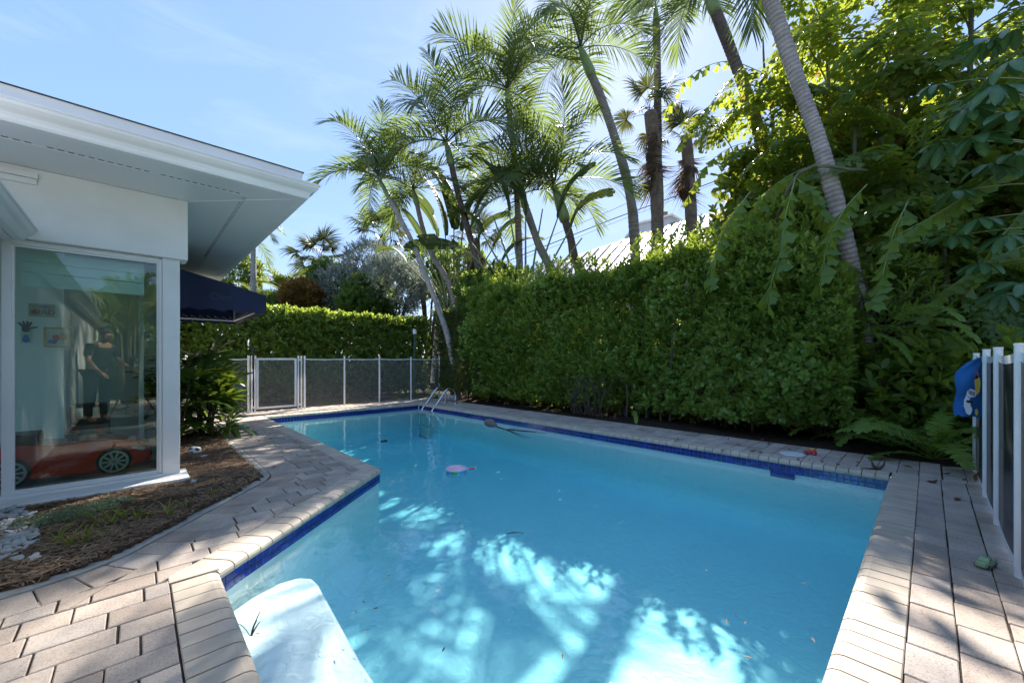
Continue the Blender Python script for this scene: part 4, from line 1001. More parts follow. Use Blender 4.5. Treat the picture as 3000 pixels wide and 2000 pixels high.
palm('grey ringed palm leaning left at the low end of the metal roof', [(1541, 610), (1558, 660), (1580, 720), (1602, 765), (1625, 820)], 13.0, .115, .15, [('up', 100, .95), ('mid', 150, 1.0), ('mid', 20, .95), ('low', 120, 1.0), ('low', 215, .95), ('low', -40, .9), ('hang', 160, .9), ('hang', 60, .8), ('up', 200, 1.0), ('mid', 90, 1.0), ('low', 165, 1.0), ('mid', 200, 1.05), ('mid', -60, 1.0), ('up', 10, 1.0)], shaft=(.45, .12), bark='trunk', s=1.3, seed=4)
palm('brown palm with thick pale green crownshaft standing before the metal roof', [(1656, 648), (1672, 700), (1682, 755), (1698, 800)], 13.3, .12, .165, [('up', 120, 1.2), ('up', 30, 1.15), ('up', -60, 1.1), ('mid', 150, 1.2), ('mid', 80, 1.0), ('mid', -44, 1.2), ('mid', 230, 1.0), ('low', 130, 1.1), ('low', -50, 1.15), ('low', 20, 1.0), ('hang', -30, .9), ('mid', 190, 1.15), ('mid', 110, 1.15), ('up', 200, 1.2), ('low', 170, 1.1), ('up', 160, 1.25)], shaft=(1.28, .175), bark='trunk_brown', s=1.35, seed=5)
palm('tall palm crossing the power lines, left of the shaggy palm', [(1735, 225), (1762, 290), (1800, 400), (1835, 520), (1850, 600), (1858, 690)], 14.0, .14, .18, crown(6, 3, 5, 4, 1, 1.25), shaft=(1.1, .165), bark='trunk', s=1.25, seed=6)
palm('ringed palm leaning left behind the yellow fishtail fronds', [(2098, 40), (2130, 120), (2185, 270), (2225, 390), (2262, 480), (2300, 600)], 9.5, .12, .155, crown(7, 2, 4, 4, 1, 1.0), shaft=(.85, .13), bark='trunk_brown', s=1.15, seed=7)
palm('thick pale ringed palm leaning left, nearest of the palms, rooted by the ferns', [(2238, -60), (2290, 100), (2345, 260), (2395, 400), (2440, 560), (2490, 760), (2522, 900), (2545, 1030), (2560, 1160)], 6.0, .095, .115, crown(8, 2, 4, 4, 1, 1.05), shaft=(.8, .12), bark='trunk_pale', seed=8)
palm('tall palm at the top of the view whose upright frond shows above the others', [(1492, 330), (1500, 400), (1510, 500), (1520, 700)], 13.5, .09, .12, crown(9, 6, 5, 3, 1, 1.5), shaft=(.8, .11), bark='trunk', seed=9)
palm('palm mostly above the frame whose grey fronds hang over the upper middle', [(1922, 60), (1926, 220), (1927, 420), (1928, 640)], 19.5, .17, .2, [('up', 100, 1.1), ('mid', 150, 1.1), ('low', 120, 1.1), ('hang', 140, 1.0), ('hang', 80, .9), ('mid', 60, 1.0), ('hang', 190, 1.0), ('hang', -40, 1.0), ('low', -40, 1.1), ('low', 200, 1.1), ('mid', -70, 1.1)], shaft=(.7, .13), bark='trunk_brown', seed=10)

# shaggy sabal palm with a skirt of dead fans
SF = [fan(200 + k, 36, 250, .95, .85, .055, .45, .5, M['sabalfan']) for k in range(3)]
SD = [fan(210 + k, 26, 150, .55, .80, .05, 1.1, .45, M['deadfan'], 'dead_fan', -10) for k in range(3)]
def sabal(label, px, d, r0, r1, nf, nd, s=1.0, seed=0, skirt=1.5, spreadup=75):
    P = trunk_curve(px, d); off = np.array([P[-1][0], P[-1][1], 0]); e = empty('sabal_palm', tuple(off), label, 'palm tree')
    Q, r = ringed(P - off, r0, r1, amp=.02); mb = MB(); mb.tube(Q, r, 12); mb.build('trunk', M['sabalbark'], e, smooth=True)
    top = P[0] - off; rr = random.Random(seed)
    for k in range(nf):
        t = k / nf; place(rr.choice(SF), e, top + np.array([0, 0, rr.uniform(-.2, .1)]), k * 2.4 + rr.uniform(-.2, .2), rr.uniform(-.5, .5), -rad(spreadup - 105 * t + rr.uniform(-8, 8)), s * rr.uniform(.85, 1.1), 'fan_frond')
    for k in range(nd):
        place(rr.choice(SD), e, top + np.array([0, 0, -.25 - rr.uniform(0, skirt)]), k * 2.4 + rr.uniform(-.3, .3), rr.uniform(-.5, .5), rad(rr.uniform(58, 80)), s * rr.uniform(.8, 1.1), 'dead_fan')
    return e
sabal('shaggy fan palm wearing a brown skirt of dead fronds above the metal roof', [(1905, 330), (1922, 480), (1925, 600), (1926, 700)], 18.5, .28, .29, 9, 11, 1.1, 1, 2.9)
sabal('second fan palm with a brown skirt, right of the shaggy one among fishtails', [(2010, 400), (2020, 520), (2025, 640), (2030, 720)], 19, .25, .27, 8, 9, 1.05, 5, 2.0)
sabal('small dark fan palm above the silvery tree, left of the palm trunks', [(935, 760), (940, 830), (942, 900)], 17.0, .14, .15, 16, 7, .85, 2, .5)
sabal('dark fan palm peeping over the silvery tree behind the leaning palm', [(1120, 690), (1125, 780), (1128, 900)], 18.5, .15, .16, 16, 6, .95, 3, .6)
sabal('low fan palm among the dry stalks right of the leaning palms', [(1395, 700), (1398, 780), (1400, 860)], 15.0, .14, .15, 12, 8, .8, 4, .6)

# traveller palms: a flat fan of stalks with banana-like blades
def blade(seed, L=1.7, W=.42, n=16, droop=.5, mat='banana', tear=.5):
    r = np.random.default_rng(seed); lv = Leaves(); S = n * 2 + 1; s = np.linspace(0, 1, S); el = rad(20) - rad(95) * droop * s ** 1.3
    pts = np.c_[np.r_[0, np.cumsum(np.cos(el[:-1]) * L / (S - 1))], np.zeros(S), np.r_[0, np.cumsum(np.sin(el[:-1]) * L / (S - 1))]]
    V, F = tube(pts, np.linspace(.02, .004, S), 5, False); lv.add(V, np.array(F), .85)
    wd = W * np.sin(np.pi * np.clip(.06 + .93 * s, 0, 1)) ** .45
    for sd in (-1, 1):
        g = 0.0
        for i in range(n):
            if r.uniform() < tear: g = r.uniform(0, .5)
            a, b = 2 * i, 2 * i + 2; f = .985 if r.uniform() < tear else 1.0
            rows = []
            for j in (a, b):
                T = pts[min(j + 1, S - 1)] - pts[max(j - 1, 0)]; T /= np.linalg.norm(T) + 1e-9; up = np.array([-T[2], 0, T[0]])
                p = pts[j] * f + pts[a] * (1 - f); out = np.array([0, sd, 0]) * math.cos(.5) + up * math.sin(.45) + T * .28
                m = p + out * wd[j] * .5; q = p + out * wd[j] + np.array([0, 0, -1]) * wd[j] * (.22 + g * .6) + np.array([0, -sd, 0]) * wd[j] * g * .25
                rows.append((p, m, q))
            V = np.array([*rows[0], *rows[1]]); lv.add(V, np.array([[0, 1, 4, 3], [1, 2, 5, 4]]), float(np.clip(.45 + r.uniform(-.2, .2), 0, .9)))
    return lv.mesh('leaf_blade', M[mat])
BL = [blade(300 + k, 1.9, .40, 16, .35 + .25 * k, tear=.25 + .15 * k) for k in range(4)]
def traveller(label, base, d, n, fanw, hl, blades, az_plane, s=1.0, seed=0, z0=2.6):
    B = at(base[0], base[1], d); B[2] = 0; e = empty('traveller_palm', tuple(B), label, 'palm tree'); r = random.Random(seed)
    pd = np.array([math.cos(az_plane), math.sin(az_plane), 0]); mb = MB(); mb.tube([(0, 0, -.03), (0, 0, z0 * .5), (0, 0, z0)], .13, 10); mb.build('trunk', M['sabalbark'], e, smooth=True)
    for k in range(n):
        t = (k + .5) / n * 2 - 1; a = t * fanw; l = hl * (1 - .25 * abs(t)) * r.uniform(.9, 1.08)
        d0 = pd * math.sin(a) + np.array([0, 0, 1]) * math.cos(a)
        P0 = np.array([0, 0, z0]) + pd * t * .35 + np.cross(pd, [0, 0, 1]) * r.uniform(-.06, .06); P1 = P0 + d0 * l; P1 += pd * t * .3
        st_ = MB(); st_.tube(smooth_path([P0 - np.array([0, 0, .5]) * (1 - abs(t)) , P0 + d0 * l * .4, P1], 8), np.linspace(.055, .020, 8) * s, 7)
        po = st_.build('stalk', M['petiole'], e, smooth=True)
        if blades[k] is not None:
            kind, sc = blades[k]; ang = math.atan2(pd[1], pd[0]) + (0 if t > 0 else math.pi) + r.uniform(-.5, .5)
            bo = place(BL[kind], e, P1, ang, r.uniform(-.4, .4), -(math.pi / 2 - abs(a)) * .75, sc, 'leaf_blade')
    mb = MB()
    for k in range(60):
        t = r.uniform(-1, 1); p = np.array([0, 0, z0 + r.uniform(-.5, .7)]) + pd * t * .5
        mb.tube(smooth_path([p, p + np.array([r.uniform(-.2, .2), r.uniform(-.2, .2), -.1]) + pd * t * .3, p + pd * t * .5 + np.array([r.uniform(-.2, .2), r.uniform(-.2, .2), -.4])], 5), np.linspace(.02, .006, 5), 4)
    o = mb.build('dead_sheaths', M['deadleaf'], e); o['kind'] = 'stuff'
    return e
azs = rad(-44)
traveller('traveller palm fanning pale green stalks behind the leaning palms', (1330, 900), 13.6, 15, .62, 2.6, [(3, .7), None, None, (0, .8), None, (1, 1.0), (0, 1.1), (0, 1.15), (1, 1.1), (0, 1.0), (2, .9), None, (1, .8), None, (2, .95)], azs, .9, 3, 2.9)
traveller('second traveller palm with torn dark blades before the lower power line', (1540, 900), 11.6, 9, .55, 2.9, [None, (3, .8), None, (1, 1.0), (2, 1.0), None, (1, 1.0), (2, 1.0), None], azs, .9, 4, 2.7)
e = empty('banana_leaf', (0, 0, 0), 'drooping torn leaf with yellow tip arching over the corner bush', 'leaf')
P = [at(1475, 862, 11.5), at(1400, 765, 11.5), at(1345, 725, 11.5), at(1310, 722, 11.5)]
mb = MB(); mb.tube(smooth_path(P, 10), np.linspace(.028, .016, 10), 6); mb.build('stalk', M['petiole'], e, smooth=True)
place(BL[1], e, P[-2], rad(140), .5, rad(0), .85, 'leaf_blade')

# ------------------------------------------------------------------ fishtail palms, the jungle at the right
FT = {}
for cl, (e0, ar) in dict(up=(70, 70), mid=(40, 85), low=(8, 75), hang=(-25, 50)).items():
    FT[cl] = [fishtail_frond(400 + k + 7 * len(FT), 1.9, 11, e0, ar, M['fishtail'], .015 + .03 * (k == 1)) for k in range(2)]
def fishtail(label, x, y, h, n=14, s=1.0, seed=0, top=.35, lean=(0, 0)):
    e = empty('fishtail_palm', (x, y, 0), label, 'palm tree'); r = random.Random(seed)
    P = smooth_path([(0, 0, -.03), (lean[0] * .3, lean[1] * .3, h * .5), (lean[0], lean[1], h)], 16)
    mb = MB(); mb.tube(P, np.linspace(.065, .03, 16), 8); mb.build('trunk', M['cane'], e, smooth=True)
    for k in range(n):
        t = 1 - (k / n) ** 1.0 * (1 - top); p = P[min(15, int(t * 15))]
        cl = 'up' if k < 2 else ('mid' if k < n * .45 else ('low' if k < n * .8 else 'hang'))
        place(r.choice(FT[cl]), e, p, k * 2.4 + r.uniform(-.5, .5) + seed, r.uniform(-.35, .35), 0, s * r.uniform(.8, 1.12), 'frond')
    return e
FPOS = [(9.77, 2.58, 4.2, 10, 0.8, 'fishtail palm low above the middle of the tall hedge, browning tips drooping left', 0.55),
        (10.39, 3.37, 6.0, 4, .75, 'fishtail palm with yellow backlit fronds left of the leaning trunks', 0.55),
        (10.82, 2.41, 7.4, 20, 1.05, 'tall fishtail palm between the two leaning palm trunks', 0.42),
        (10.52, 1.32, 8.0, 24, 1.1, 'tall fishtail palm right of the thick leaning trunk, top above the frame', 0.3),
        (9.11, 1.0, 5.4, 20, 1.0, 'dense fishtail palm behind the thick leaning palm trunk', 0.24),
        (10.55, 0.45, 7.6, 26, 1.1, 'tallest fishtail palm in the jungle behind the umbrella tree', 0.25),
        (9.33, -0.04, 4.8, 18, 0.95, 'fishtail palm with dead brown leaf bases right of the ferns', 0.2),
        (10.34, -0.44, 7.0, 24, 1.05, 'fishtail palm at the upper right of the jungle', 0.24),
        (8.86, -0.28, 3.4, 12, 0.8, 'low fishtail palm just behind the strap leaved tuft', 0.28),
        (12.7, 0.89, 8.4, 22, 1.15, 'fishtail palm at the back, seen right of the thick trunk', 0.28),
        (11.94, -1.14, 7.0, 22, 1.15, 'rearmost fishtail palm in the dark corner of the jungle', 0.2),
        (9.37, 1.58, 4.6, 13, 0.85, 'fishtail palm whose fronds cross the middle of the thick leaning trunk', 0.4),
        (12.19, 0.0, 8.8, 22, 1.15, 'fishtail palm filling the top right behind the umbrella tree', 0.35),
        (12.76, 1.94, 6.5, 16, 1.1, 'fishtail palm farthest back, its crown between the two leaning trunks', 0.4)]
for i, (x, y, h, n, s, lab, tp) in enumerate(FPOS): fishtail(lab, x, y, h, n, s, i * 1.7 + 1, tp, (U(-.4, .2), U(-.3, .3)))
# one long sunlit frond reaching in at the right edge, leaflets as separate parts
e = empty('fishtail_palm', (6.9, -1.25, 0), 'young fishtail palm whose long pale frond reaches in at the right edge', 'palm tree')
off = np.array([6.9, -1.25, 0])
def manual_frond(pxs, d, dd, seed, s=1.0):
    r = np.random.default_rng(seed); P = smooth_path([at(u, v, d + dd * i) for i, (u, v) in enumerate(pxs)], 26) - off
    mb = MB(); mb.tube(P, np.linspace(.010, .004, 26), 5); fr = mb.build('frond', M['stem'], e, smooth=True)
    for i in range(2, 26, 2):
        T = P[min(i + 1, 25)] - P[i - 1]; T /= np.linalg.norm(T); sd = np.cross(T, [0, 0, 1.0]); sd /= np.linalg.norm(sd)
        for q in (-1, 1):
            d_ = T * .45 + sd * q * .55 + np.array([0, 0, -.75]) + r.normal(0, .15, 3); d_ /= np.linalg.norm(d_); l, w_ = s * r.uniform(.17, .27), s * r.uniform(.10, .17)
            up = np.cross(d_, r.normal(0, 1, 3)); up /= np.linalg.norm(up); s2 = np.cross(d_, T * .7 + sd * .3 * q); s2 /= np.linalg.norm(s2); s2 = np.cross(d_, s2)
            p = P[i]; V = [p, p + d_ * l * .5 - s2 * w_ * .32, p + d_ * l * .5 + s2 * w_ * .32, p + d_ * l * r.uniform(.75, 1) - s2 * w_ * .62, p + d_ * l * .84 - s2 * w_ * .15, p + d_ * l * r.uniform(.95, 1.1), p + d_ * l * r.uniform(.7, .95) + s2 * w_ * .58]
            me = np_mesh('leaflet', V, [np.array([[0, 1, 2], [1, 3, 4], [1, 4, 2], [4, 5, 2], [5, 6, 2]])], M['fishtail'], False, {'tint': np.full(7, r.uniform(.5, .9))})
            link('leaflet', me, fr)
manual_frond([(3040, 400), (2930, 500), (2820, 580), (2720, 640), (2625, 690)], 4.3, .12, 1)
manual_frond([(3060, 700), (2950, 740), (2860, 790), (2770, 850), (2700, 920)], 4.6, .15, 2)
manual_frond([(3050, 560), (2980, 640), (2900, 740), (2840, 850)], 4.9, .1, 3, .9)
mb = MB(); mb.tube(smooth_path([(0, 0, -.03), (.05, .1, 1.2), tuple(at(3060, 700, 4.6) - off), tuple(at(3045, 400, 4.3) - off)], 14), np.linspace(.04, .015, 14), 7); mb.build('trunk', M['cane'], e, smooth=True)
# pale hanging fishtail frond in front of the hedge
e = empty('fishtail_palm', (8.6, 1.9, 0), 'fishtail palm dropping one pale frond in front of the tall hedge', 'palm tree'); off = np.array([8.6, 1.9, 0])
manual_frond([(2330, 520), (2300, 640), (2285, 740), (2262, 820), (2245, 890)], 5.75, -.03, 7, 1.15)
manual_frond([(2330, 520), (2380, 560), (2420, 620), (2440, 690)], 5.8, -.03, 8, 1.1)
manual_frond([(2540, 540), (2470, 620), (2425, 720), (2400, 840)], 5.3, 0, 21, 1.1)
manual_frond([(2660, 590), (2620, 680), (2590, 790), (2575, 880)], 5.0, 0, 22, 1.0)
manual_frond([(2200, 560), (2140, 640), (2095, 740), (2080, 830)], 6.2, 0, 23, 1.15)
manual_frond([(2420, 480), (2340, 500), (2250, 560), (2180, 650)], 6.3, 0, 24, 1.2)
mb = MB(); mb.tube(smooth_path([(0, 0, -.03), (-.3, .1, 2.5), tuple(at(2330, 520, 5.8) - off), tuple(at(2540, 500, 5.5) - off)], 14), np.linspace(.05, .02, 14), 7); mb.build('trunk', M['cane'], e, smooth=True)

# bright drooping fronds high in the middle
e = empty('fishtail_palm', (10.98, 3.09, 0), 'slender fishtail palm whose bright yellow fronds droop left beside the leaning trunk', 'palm tree'); off = np.array([10.98, 3.09, 0])
manual_frond([(2240, 215), (2130, 180), (2020, 225), (1945, 340)], 9.6, .1, 11, 1.1)
manual_frond([(2265, 330), (2170, 285), (2065, 320), (1985, 430)], 9.4, .1, 12, 1.1)
manual_frond([(2265, 440), (2180, 420), (2085, 470), (2010, 585)], 9.2, .05, 14, 1.2)
mb = MB(); mb.tube(smooth_path([(0, 0, -.03), (.1, 0, 3.0), tuple(at(2265, 440, 9.2) - off), tuple(at(2240, 215, 9.6) - off), tuple(at(2235, 110, 9.9) - off)], 18), np.linspace(.06, .02, 18), 8); mb.build('trunk', M['cane'], e, smooth=True)
# umbrella tree: whorls of long oval leaflets
e = empty('umbrella_tree', (6.6, -1.9, 0), 'umbrella tree with whorls of big dark oval leaflets at the right edge', 'tree'); off = np.array([6.6, -1.9, 0])
def leaflet_mesh(seed, L=.26, W=.10):
    r = np.random.default_rng(seed); rows = [(0, .12), (.15, .6), (.4, .95), (.65, 1.0), (.86, .75), (1.0, .08)]; V = []; F = []
    for t, w_ in rows:
        z = -.35 * L * t * t; V += [(t * L, -w_ * W / 2, z + .012 * w_), (t * L, 0, z), (t * L, w_ * W / 2, z + .012 * w_)]
    for i in range(5): F += [(3 * i, 3 * i + 3, 3 * i + 4, 3 * i + 1), (3 * i + 1, 3 * i + 4, 3 * i + 5, 3 * i + 2)]
    return np_mesh('leaflet', V, [np.array(F)], M['umbrella'], True, {'tint': np.tile([r.uniform(.1, .35), .95, r.uniform(.1, .35)], 6)})
LM = [leaflet_mesh(k) for k in range(4)]
WH = [(2830, 320, 4.1, 1.0), (2920, 250, 3.9, 1.05), (2760, 420, 4.3, .95), (2860, 400, 4.0, 1.0), (2965, 330, 3.8, 1.0), (2900, 480, 4.3, .9), (2800, 560, 4.5, .9), (2960, 180, 3.9, 1.1), (2985, 450, 4.1, 1.0), (2870, 640, 4.4, .9), (2790, 690, 4.6, .85), (2950, 690, 4.3, .9), (2880, 770, 4.5, .85), (2990, 830, 4.2, .85), (2740, 250, 4.6, .8), (2880, 120, 4.4, .9), (2975, 80, 4.2, 1.0), (2935, 860, 4.5, .8)]
tr_top = at(3060, 300, 4.3) - off
mb = MB(); mb.tube(smooth_path([(0, 0, -.03), (.05, .05, 1.5), tr_top, tr_top + np.array([0, .1, 1.2])], 12), np.linspace(.06, .02, 12), 8); mb.build('trunk', M['bark_dark'], e, smooth=True)
for k, (u, v, d, s) in enumerate(WH):
    r = random.Random(k); p = at(u, v, d) - off; q = np.array([tr_top[0] * .98, tr_top[1], min(max(.8, p[2] - .15), 5)]) * np.array([1, 1, 1])
    q[:2] = tr_top[:2] * min(1, q[2] / tr_top[2]); mb = MB(); mb.tube(smooth_path([q, (q + p) / 2 + np.array([0, 0, .05]), p], 8), np.linspace(.010, .005, 8), 5); lf_ = mb.build('leaf', M['stem'], e, smooth=True)
    nl = r.choice((8, 9, 9, 10)); tilt = Matrix.Rotation(r.uniform(-.35, .35), 4, 'X') @ Matrix.Rotation(r.uniform(-.2, .5), 4, 'Y')
    for j in range(nl):
        o = link('leaflet', LM[j % 4], lf_, M=Matrix.Translation(Vector(p)) @ Matrix.Rotation(rad(226), 4, 'Z') @ tilt @ Matrix.Rotation(2 * math.pi * j / nl + r.uniform(-.12, .12), 4, 'Z') @ Matrix.Translation((.035, 0, 0)) @ Matrix.Rotation(r.uniform(.1, .5), 4, 'Y') @ Matrix.Scale(s * r.uniform(.85, 1.1), 4))
# dark undergrowth that closes the view behind the jungle
n = 3800; P = np.c_[U(9.6, 11.5, n), U(-5, 3.4, n), U(0, 5.5, n) ** 1.0]; Z = rng.normal(0, .5, (n, 3)) + np.array([-.6, 0, .5])
e = empty('undergrowth', (0, 0, 0)); tag(e, kind='stuff'); leaf_mass(e, M['fishtail'], [sprig(70 + k, 8, .22, .12, .6, .2, (10, 80)) for k in range(3)], P, Z, U(.9, 1.5, n))
n = 900; P = np.c_[U(7.3, 9.4, n), U(-2.6, 1.0, n), U(0, 1.4, n)]; Z = rng.normal(0, .5, (n, 3)) + np.array([-.3, 0, .6])
leaf_mass(e, M['fishtail'], [sprig(80 + k, 7, .16, .07, .3, .15, (10, 80)) for k in range(3)], P, Z, U(.9, 1.4, n), mass='low_foliage')
n = 1300; P = np.c_[U(8.1, 9.2, n), U(1.5, 10.0, n), U(0, .9, n)]; Z = rng.normal(0, .5, (n, 3)) + np.array([-.3, 0, .6])
leaf_mass(e, M['hedgeleaf'], [sprig(85 + k, 8, .15, .07, .3, .15, (10, 80)) for k in range(3)], P, Z, U(.9, 1.4, n), mass='low_foliage')
# thick old canes and dead sheaths on the jungle floor
for k, (u, v, d, h, r_) in enumerate([(2690, 1270, 5.9, 1.6, .06), (2740, 1255, 6.2, 2.6, .07), (2790, 1240, 6.3, 1.8, .07), (2830, 1230, 6.6, 2.8, .08), (2880, 1200, 6.8, 2.4, .08), (2960, 1100, 7.2, 3.2, .09), (2715, 1180, 7.0, 4.5, .07)]):
    p = at(u, v, d); mb = MB(); r = random.Random(k)
    mb.tube(smooth_path([(p[0], p[1], -.03), (p[0] + r.uniform(-.1, .1), p[1] + r.uniform(-.1, .1), h * .5), (p[0] + r.uniform(-.2, .2), p[1] + r.uniform(-.2, .2), h)], 14), np.linspace(r_, r_ * .7, 14) * np.array([1 + .08 * (i % 2) for i in range(14)]), 9)
    lab = ['short', 'slender', 'knobbly', 'tall', 'thick', 'rearmost', 'leftmost tall'][k] + ' bare brown cane standing among the dead sheaths behind the strap leaves'
    tag(mb.build('palm_cane', M['sabalbark'], smooth=True), lab, 'palm stem', 'old canes on the jungle floor')
e = tag(empty('dead_sheaths'), kind='stuff'); mb = MB()
for k in range(150):
    p = at(U(2600, 2990), U(1080, 1270), U(5.4, 7.0)); p[2] = U(.0, 1.1); q = p + np.array([U(-.25, .25), U(-.25, .25), U(-.45, .35)]); mb.tube([p, (p + q) / 2 + U(-.05, .05, 3), q], [.012, .009, .003], 4)
o = mb.build('dead_sheaths', M['deadleaf'], e); o['kind'] = 'stuff'
# ferns
FM = [pinnate(500 + k, .75, 34, .085, .024, (62, 42, 28)[k], (95, 85, 75)[k], .15, 8, .15, 85, 60, M['fern'], 'frond', .005, .08) for k in range(3)]
def fern(label, p, n, s, seed, a0=None, pitch=0.0):
    e = empty('fern', tuple(p), label, 'fern', 'ferns along the planted edge'); r = random.Random(seed)
    for k in range(n): place(FM[k % 3], e, (0, 0, 0), (k * 2.4 if a0 is None else a0 + r.uniform(-.9, .9)) + r.uniform(-.3, .3), r.uniform(-.3, .3), pitch + r.uniform(-.2, .2), s * r.uniform(.75, 1.15), 'frond')
tow = rad(226)
fern('low fern left of the thick palm foot, fronds over the paving edge', onz(2480, 1285), 9, 1.15, 1)
fern('bright fern at the foot of the thick leaning palm', onz(2610, 1308), 12, 1.4, 2)
fern('largest fern spilling over the walkway beside the strap leaves', onz(2735, 1345), 16, 1.45, 3)
fern('upright dark fern behind the largest fern', onz(2680, 1275), 11, 1.35, 4)
p = at(2600, 960, 5.1); fern('pale fern hanging on the hedge right of the palm trunk', p, 4, 1.25, 5, tow, .5)
p = at(2520, 975, 5.3); fern('pale fern hanging on the hedge left of the palm trunk', p, 4, 1.0, 6, tow + .5, .6)
p = at(2290, 1120, 5.9); fern('small fern drooping low out of the tall hedge', p, 3, .7, 7, tow, .6)
p = at(1850, 1195, 6.6); p[2] = .22; fern('single pale fern frond arching onto the walkway midway along the hedge', p, 2, .7, 8, tow, .2)
# strap-leaved tuft by the right fence
def tuft(p, n, L, w_, seed, droop, mat, name='leaf', e=None, el=(50, 85)):
    r = random.Random(seed); lv = Leaves()
    for k in range(n):
        az = r.uniform(0, 6.283); e0 = rad(r.uniform(*el)); l = L * r.uniform(.6, 1.1); S = 6; P = [np.array([r.uniform(-.05, .05) * L, r.uniform(-.05, .05) * L, 0])]
        for i in range(S):
            ee = e0 - droop * ((i + 1) / S) ** 1.5; P.append(P[-1] + np.array([math.cos(az) * math.cos(ee), math.sin(az) * math.cos(ee), math.sin(ee)]) * l / S)
        sd = np.array([-math.sin(az), math.cos(az), 0]); V = []
        for i, q in enumerate(P): ww = w_ * (.5 if i < S else .03) * (1 - .3 * (i / S) ** 2); V += [q - sd * ww, q + sd * ww]
        lv.add(np.array(V), np.array([[2 * i, 2 * i + 1, 2 * i + 3, 2 * i + 2] for i in range(S)]), r.uniform(.2, .85))
    return lv.mesh(name, mat)
for k, (u, v, s, lab) in enumerate([(2835, 1345, .62, 'strap leaved tuft arching beside the first white fence post'), (2800, 1310, .55, 'strap leaved tuft just behind the first one by the fence'), (2880, 1300, .6, 'strap leaved tuft half hidden behind the blue towel')]):
    e = empty('strap_leaf_plant', tuple(onz(u, v)), lab, 'plant', 'strap leaved tufts by the fence'); link('leaf_tuft', tuft(None, 46, s, .022, 20 + k, 2.0, M['darkgrass'], 'leaf_tuft', el=(55, 88)), e)

# ------------------------------------------------------------------ planting beyond the rear hedge
def bush(name, label, c, rx, ry, rz_, n, protos, mat, seed, cat='shrub', smin=.8, stems=14, near=0):
    e = empty(name, (c[0], c[1], 0), label, cat); off = np.array([c[0], c[1], 0])
    r = rng.normal(size=(n, 3)); r /= np.linalg.norm(r, axis=1)[:, None]; f = fnoise(seed, 7, .8, 2.5)
    k = (1 + .22 * f(r[:, 0] * 2 + r[:, 1], r[:, 2] * 2)) * U(.62, 1.05, n) ** .6
    P = r * np.array([rx, ry, rz_]) * k[:, None] + np.array([0, 0, c[2]]); Z = r + np.array([0, 0, .6]) + rng.normal(0, .4, (n, 3)); q = P[:, 2] > .15
    leaf_mass(e, mat, protos, P[q], Z[q], U(smin, 1.3, q.sum()), 0)
    mb = MB(); rr = random.Random(seed)
    for _ in range(stems):
        a = rr.uniform(0, 6.28); mb.tube(smooth_path([(rr.uniform(-.1, .1), rr.uniform(-.1, .1), -.02), (rx * .3 * math.cos(a), ry * .3 * math.sin(a), c[2] * .7), (rx * .8 * math.cos(a), ry * .8 * math.sin(a), c[2] + rz_ * rr.uniform(0, .6))], 7), np.linspace(.05, .008, 7), 5)
    o = mb.build('trunk', M['bark_dark'], e)
    return e
sv = [sprig(600 + k, 11, .085, .03, .1, .22, (10, 60)) for k in range(4)]
gv_ = [sprig(610 + k, 9, .13, .07, .4, .16, (15, 75)) for k in range(4)]
def cpx(u, v, d): p = at(u, v, d); return (p[0], p[1], p[2])
bush('silver_buttonwood', 'silvery grey leaved tree behind the rear hedge, right part', cpx(1150, 840, 15.5), 1.35, 1.3, 1.15, 1700, sv, M['silver'], 1, 'tree')
bush('silver_buttonwood', 'silvery grey leaved tree behind the rear hedge, left part beside the orange bush', cpx(1000, 850, 15.8), 1.0, 1.1, 1.05, 1000, sv, M['silver'], 2, 'tree')
bush('silver_buttonwood', 'tall silvery crown rising behind the leaning palm foot', cpx(1090, 775, 16.5), 1.1, 1.2, 1.0, 900, sv, M['silver'], 9, 'tree')
bush('green_shrub', 'green broad leaved shrub growing through the silvery tree', cpx(1080, 880, 15.0), 1.0, .9, .9, 900, gv_, M['midgreen'], 3)
bush('green_shrub', 'pale green shrub left of the silvery tree', cpx(960, 830, 16.2), .75, .8, .9, 500, gv_, M['midgreen'], 4)
bush('croton_bush', 'orange brown bush over the rear hedge beside the awning', cpx(885, 872, 14.8), .75, .7, .55, 700, [sprig(620 + k, 8, .17, .05, .2, .12, (10, 70)) for k in range(3)], M['croton'], 5)
bush('green_shrub', 'dark shrub behind the corner bush, between the traveller palms', cpx(1480, 850, 12.5), .9, .8, .7, 700, gv_, M['midgreen'], 6)
bush('green_shrub', 'leafy shrub at the low end of the metal roof', cpx(1400, 860, 12.0), .6, .6, .55, 400, gv_, M['midgreen'], 7)
bush('green_shrub', 'bright leaved tree half hidden by the awning', cpx(700, 800, 19), 1.0, 1.0, 1.1, 500, gv_, M['midgreen'], 8, 'tree')
bush('green_shrub', 'shrub at the back between silvery tree and areca', cpx(830, 905, 15.5), 1.3, .9, .6, 700, gv_, M['midgreen'], 12)
for k, (u, v, d, rx, rz_) in enumerate([(1255, 800, 19, 1.4, 1.2), (1350, 790, 18, 1.2, 1.1), (1180, 640, 21, 1.1, .9)][:2]):
    bush('green_tree', ('leafy tree far behind the traveller palm stalks', 'darker leafy tree behind the traveller palm, right side')[k], cpx(u, v, d), rx, 1.2, rz_, 700, gv_, M['midgreen'], 14 + k, 'tree')
lsp = [sprig(640 + k, 9, .12, .04, .1, .16, (10, 70)) for k in range(4)]
bush('shrub', 'loose leafy shrub between the end of the tall hedge and the dead canes', cpx(2600, 900, 5.9), .55, .6, .8, 230, lsp, M['hedgeleaf'], 41)
bush('shrub', 'taller thin leaved shrub right of the thick palm trunk', cpx(2650, 740, 6.6), .6, .7, .9, 300, lsp, M['hedgeleaf'], 42)
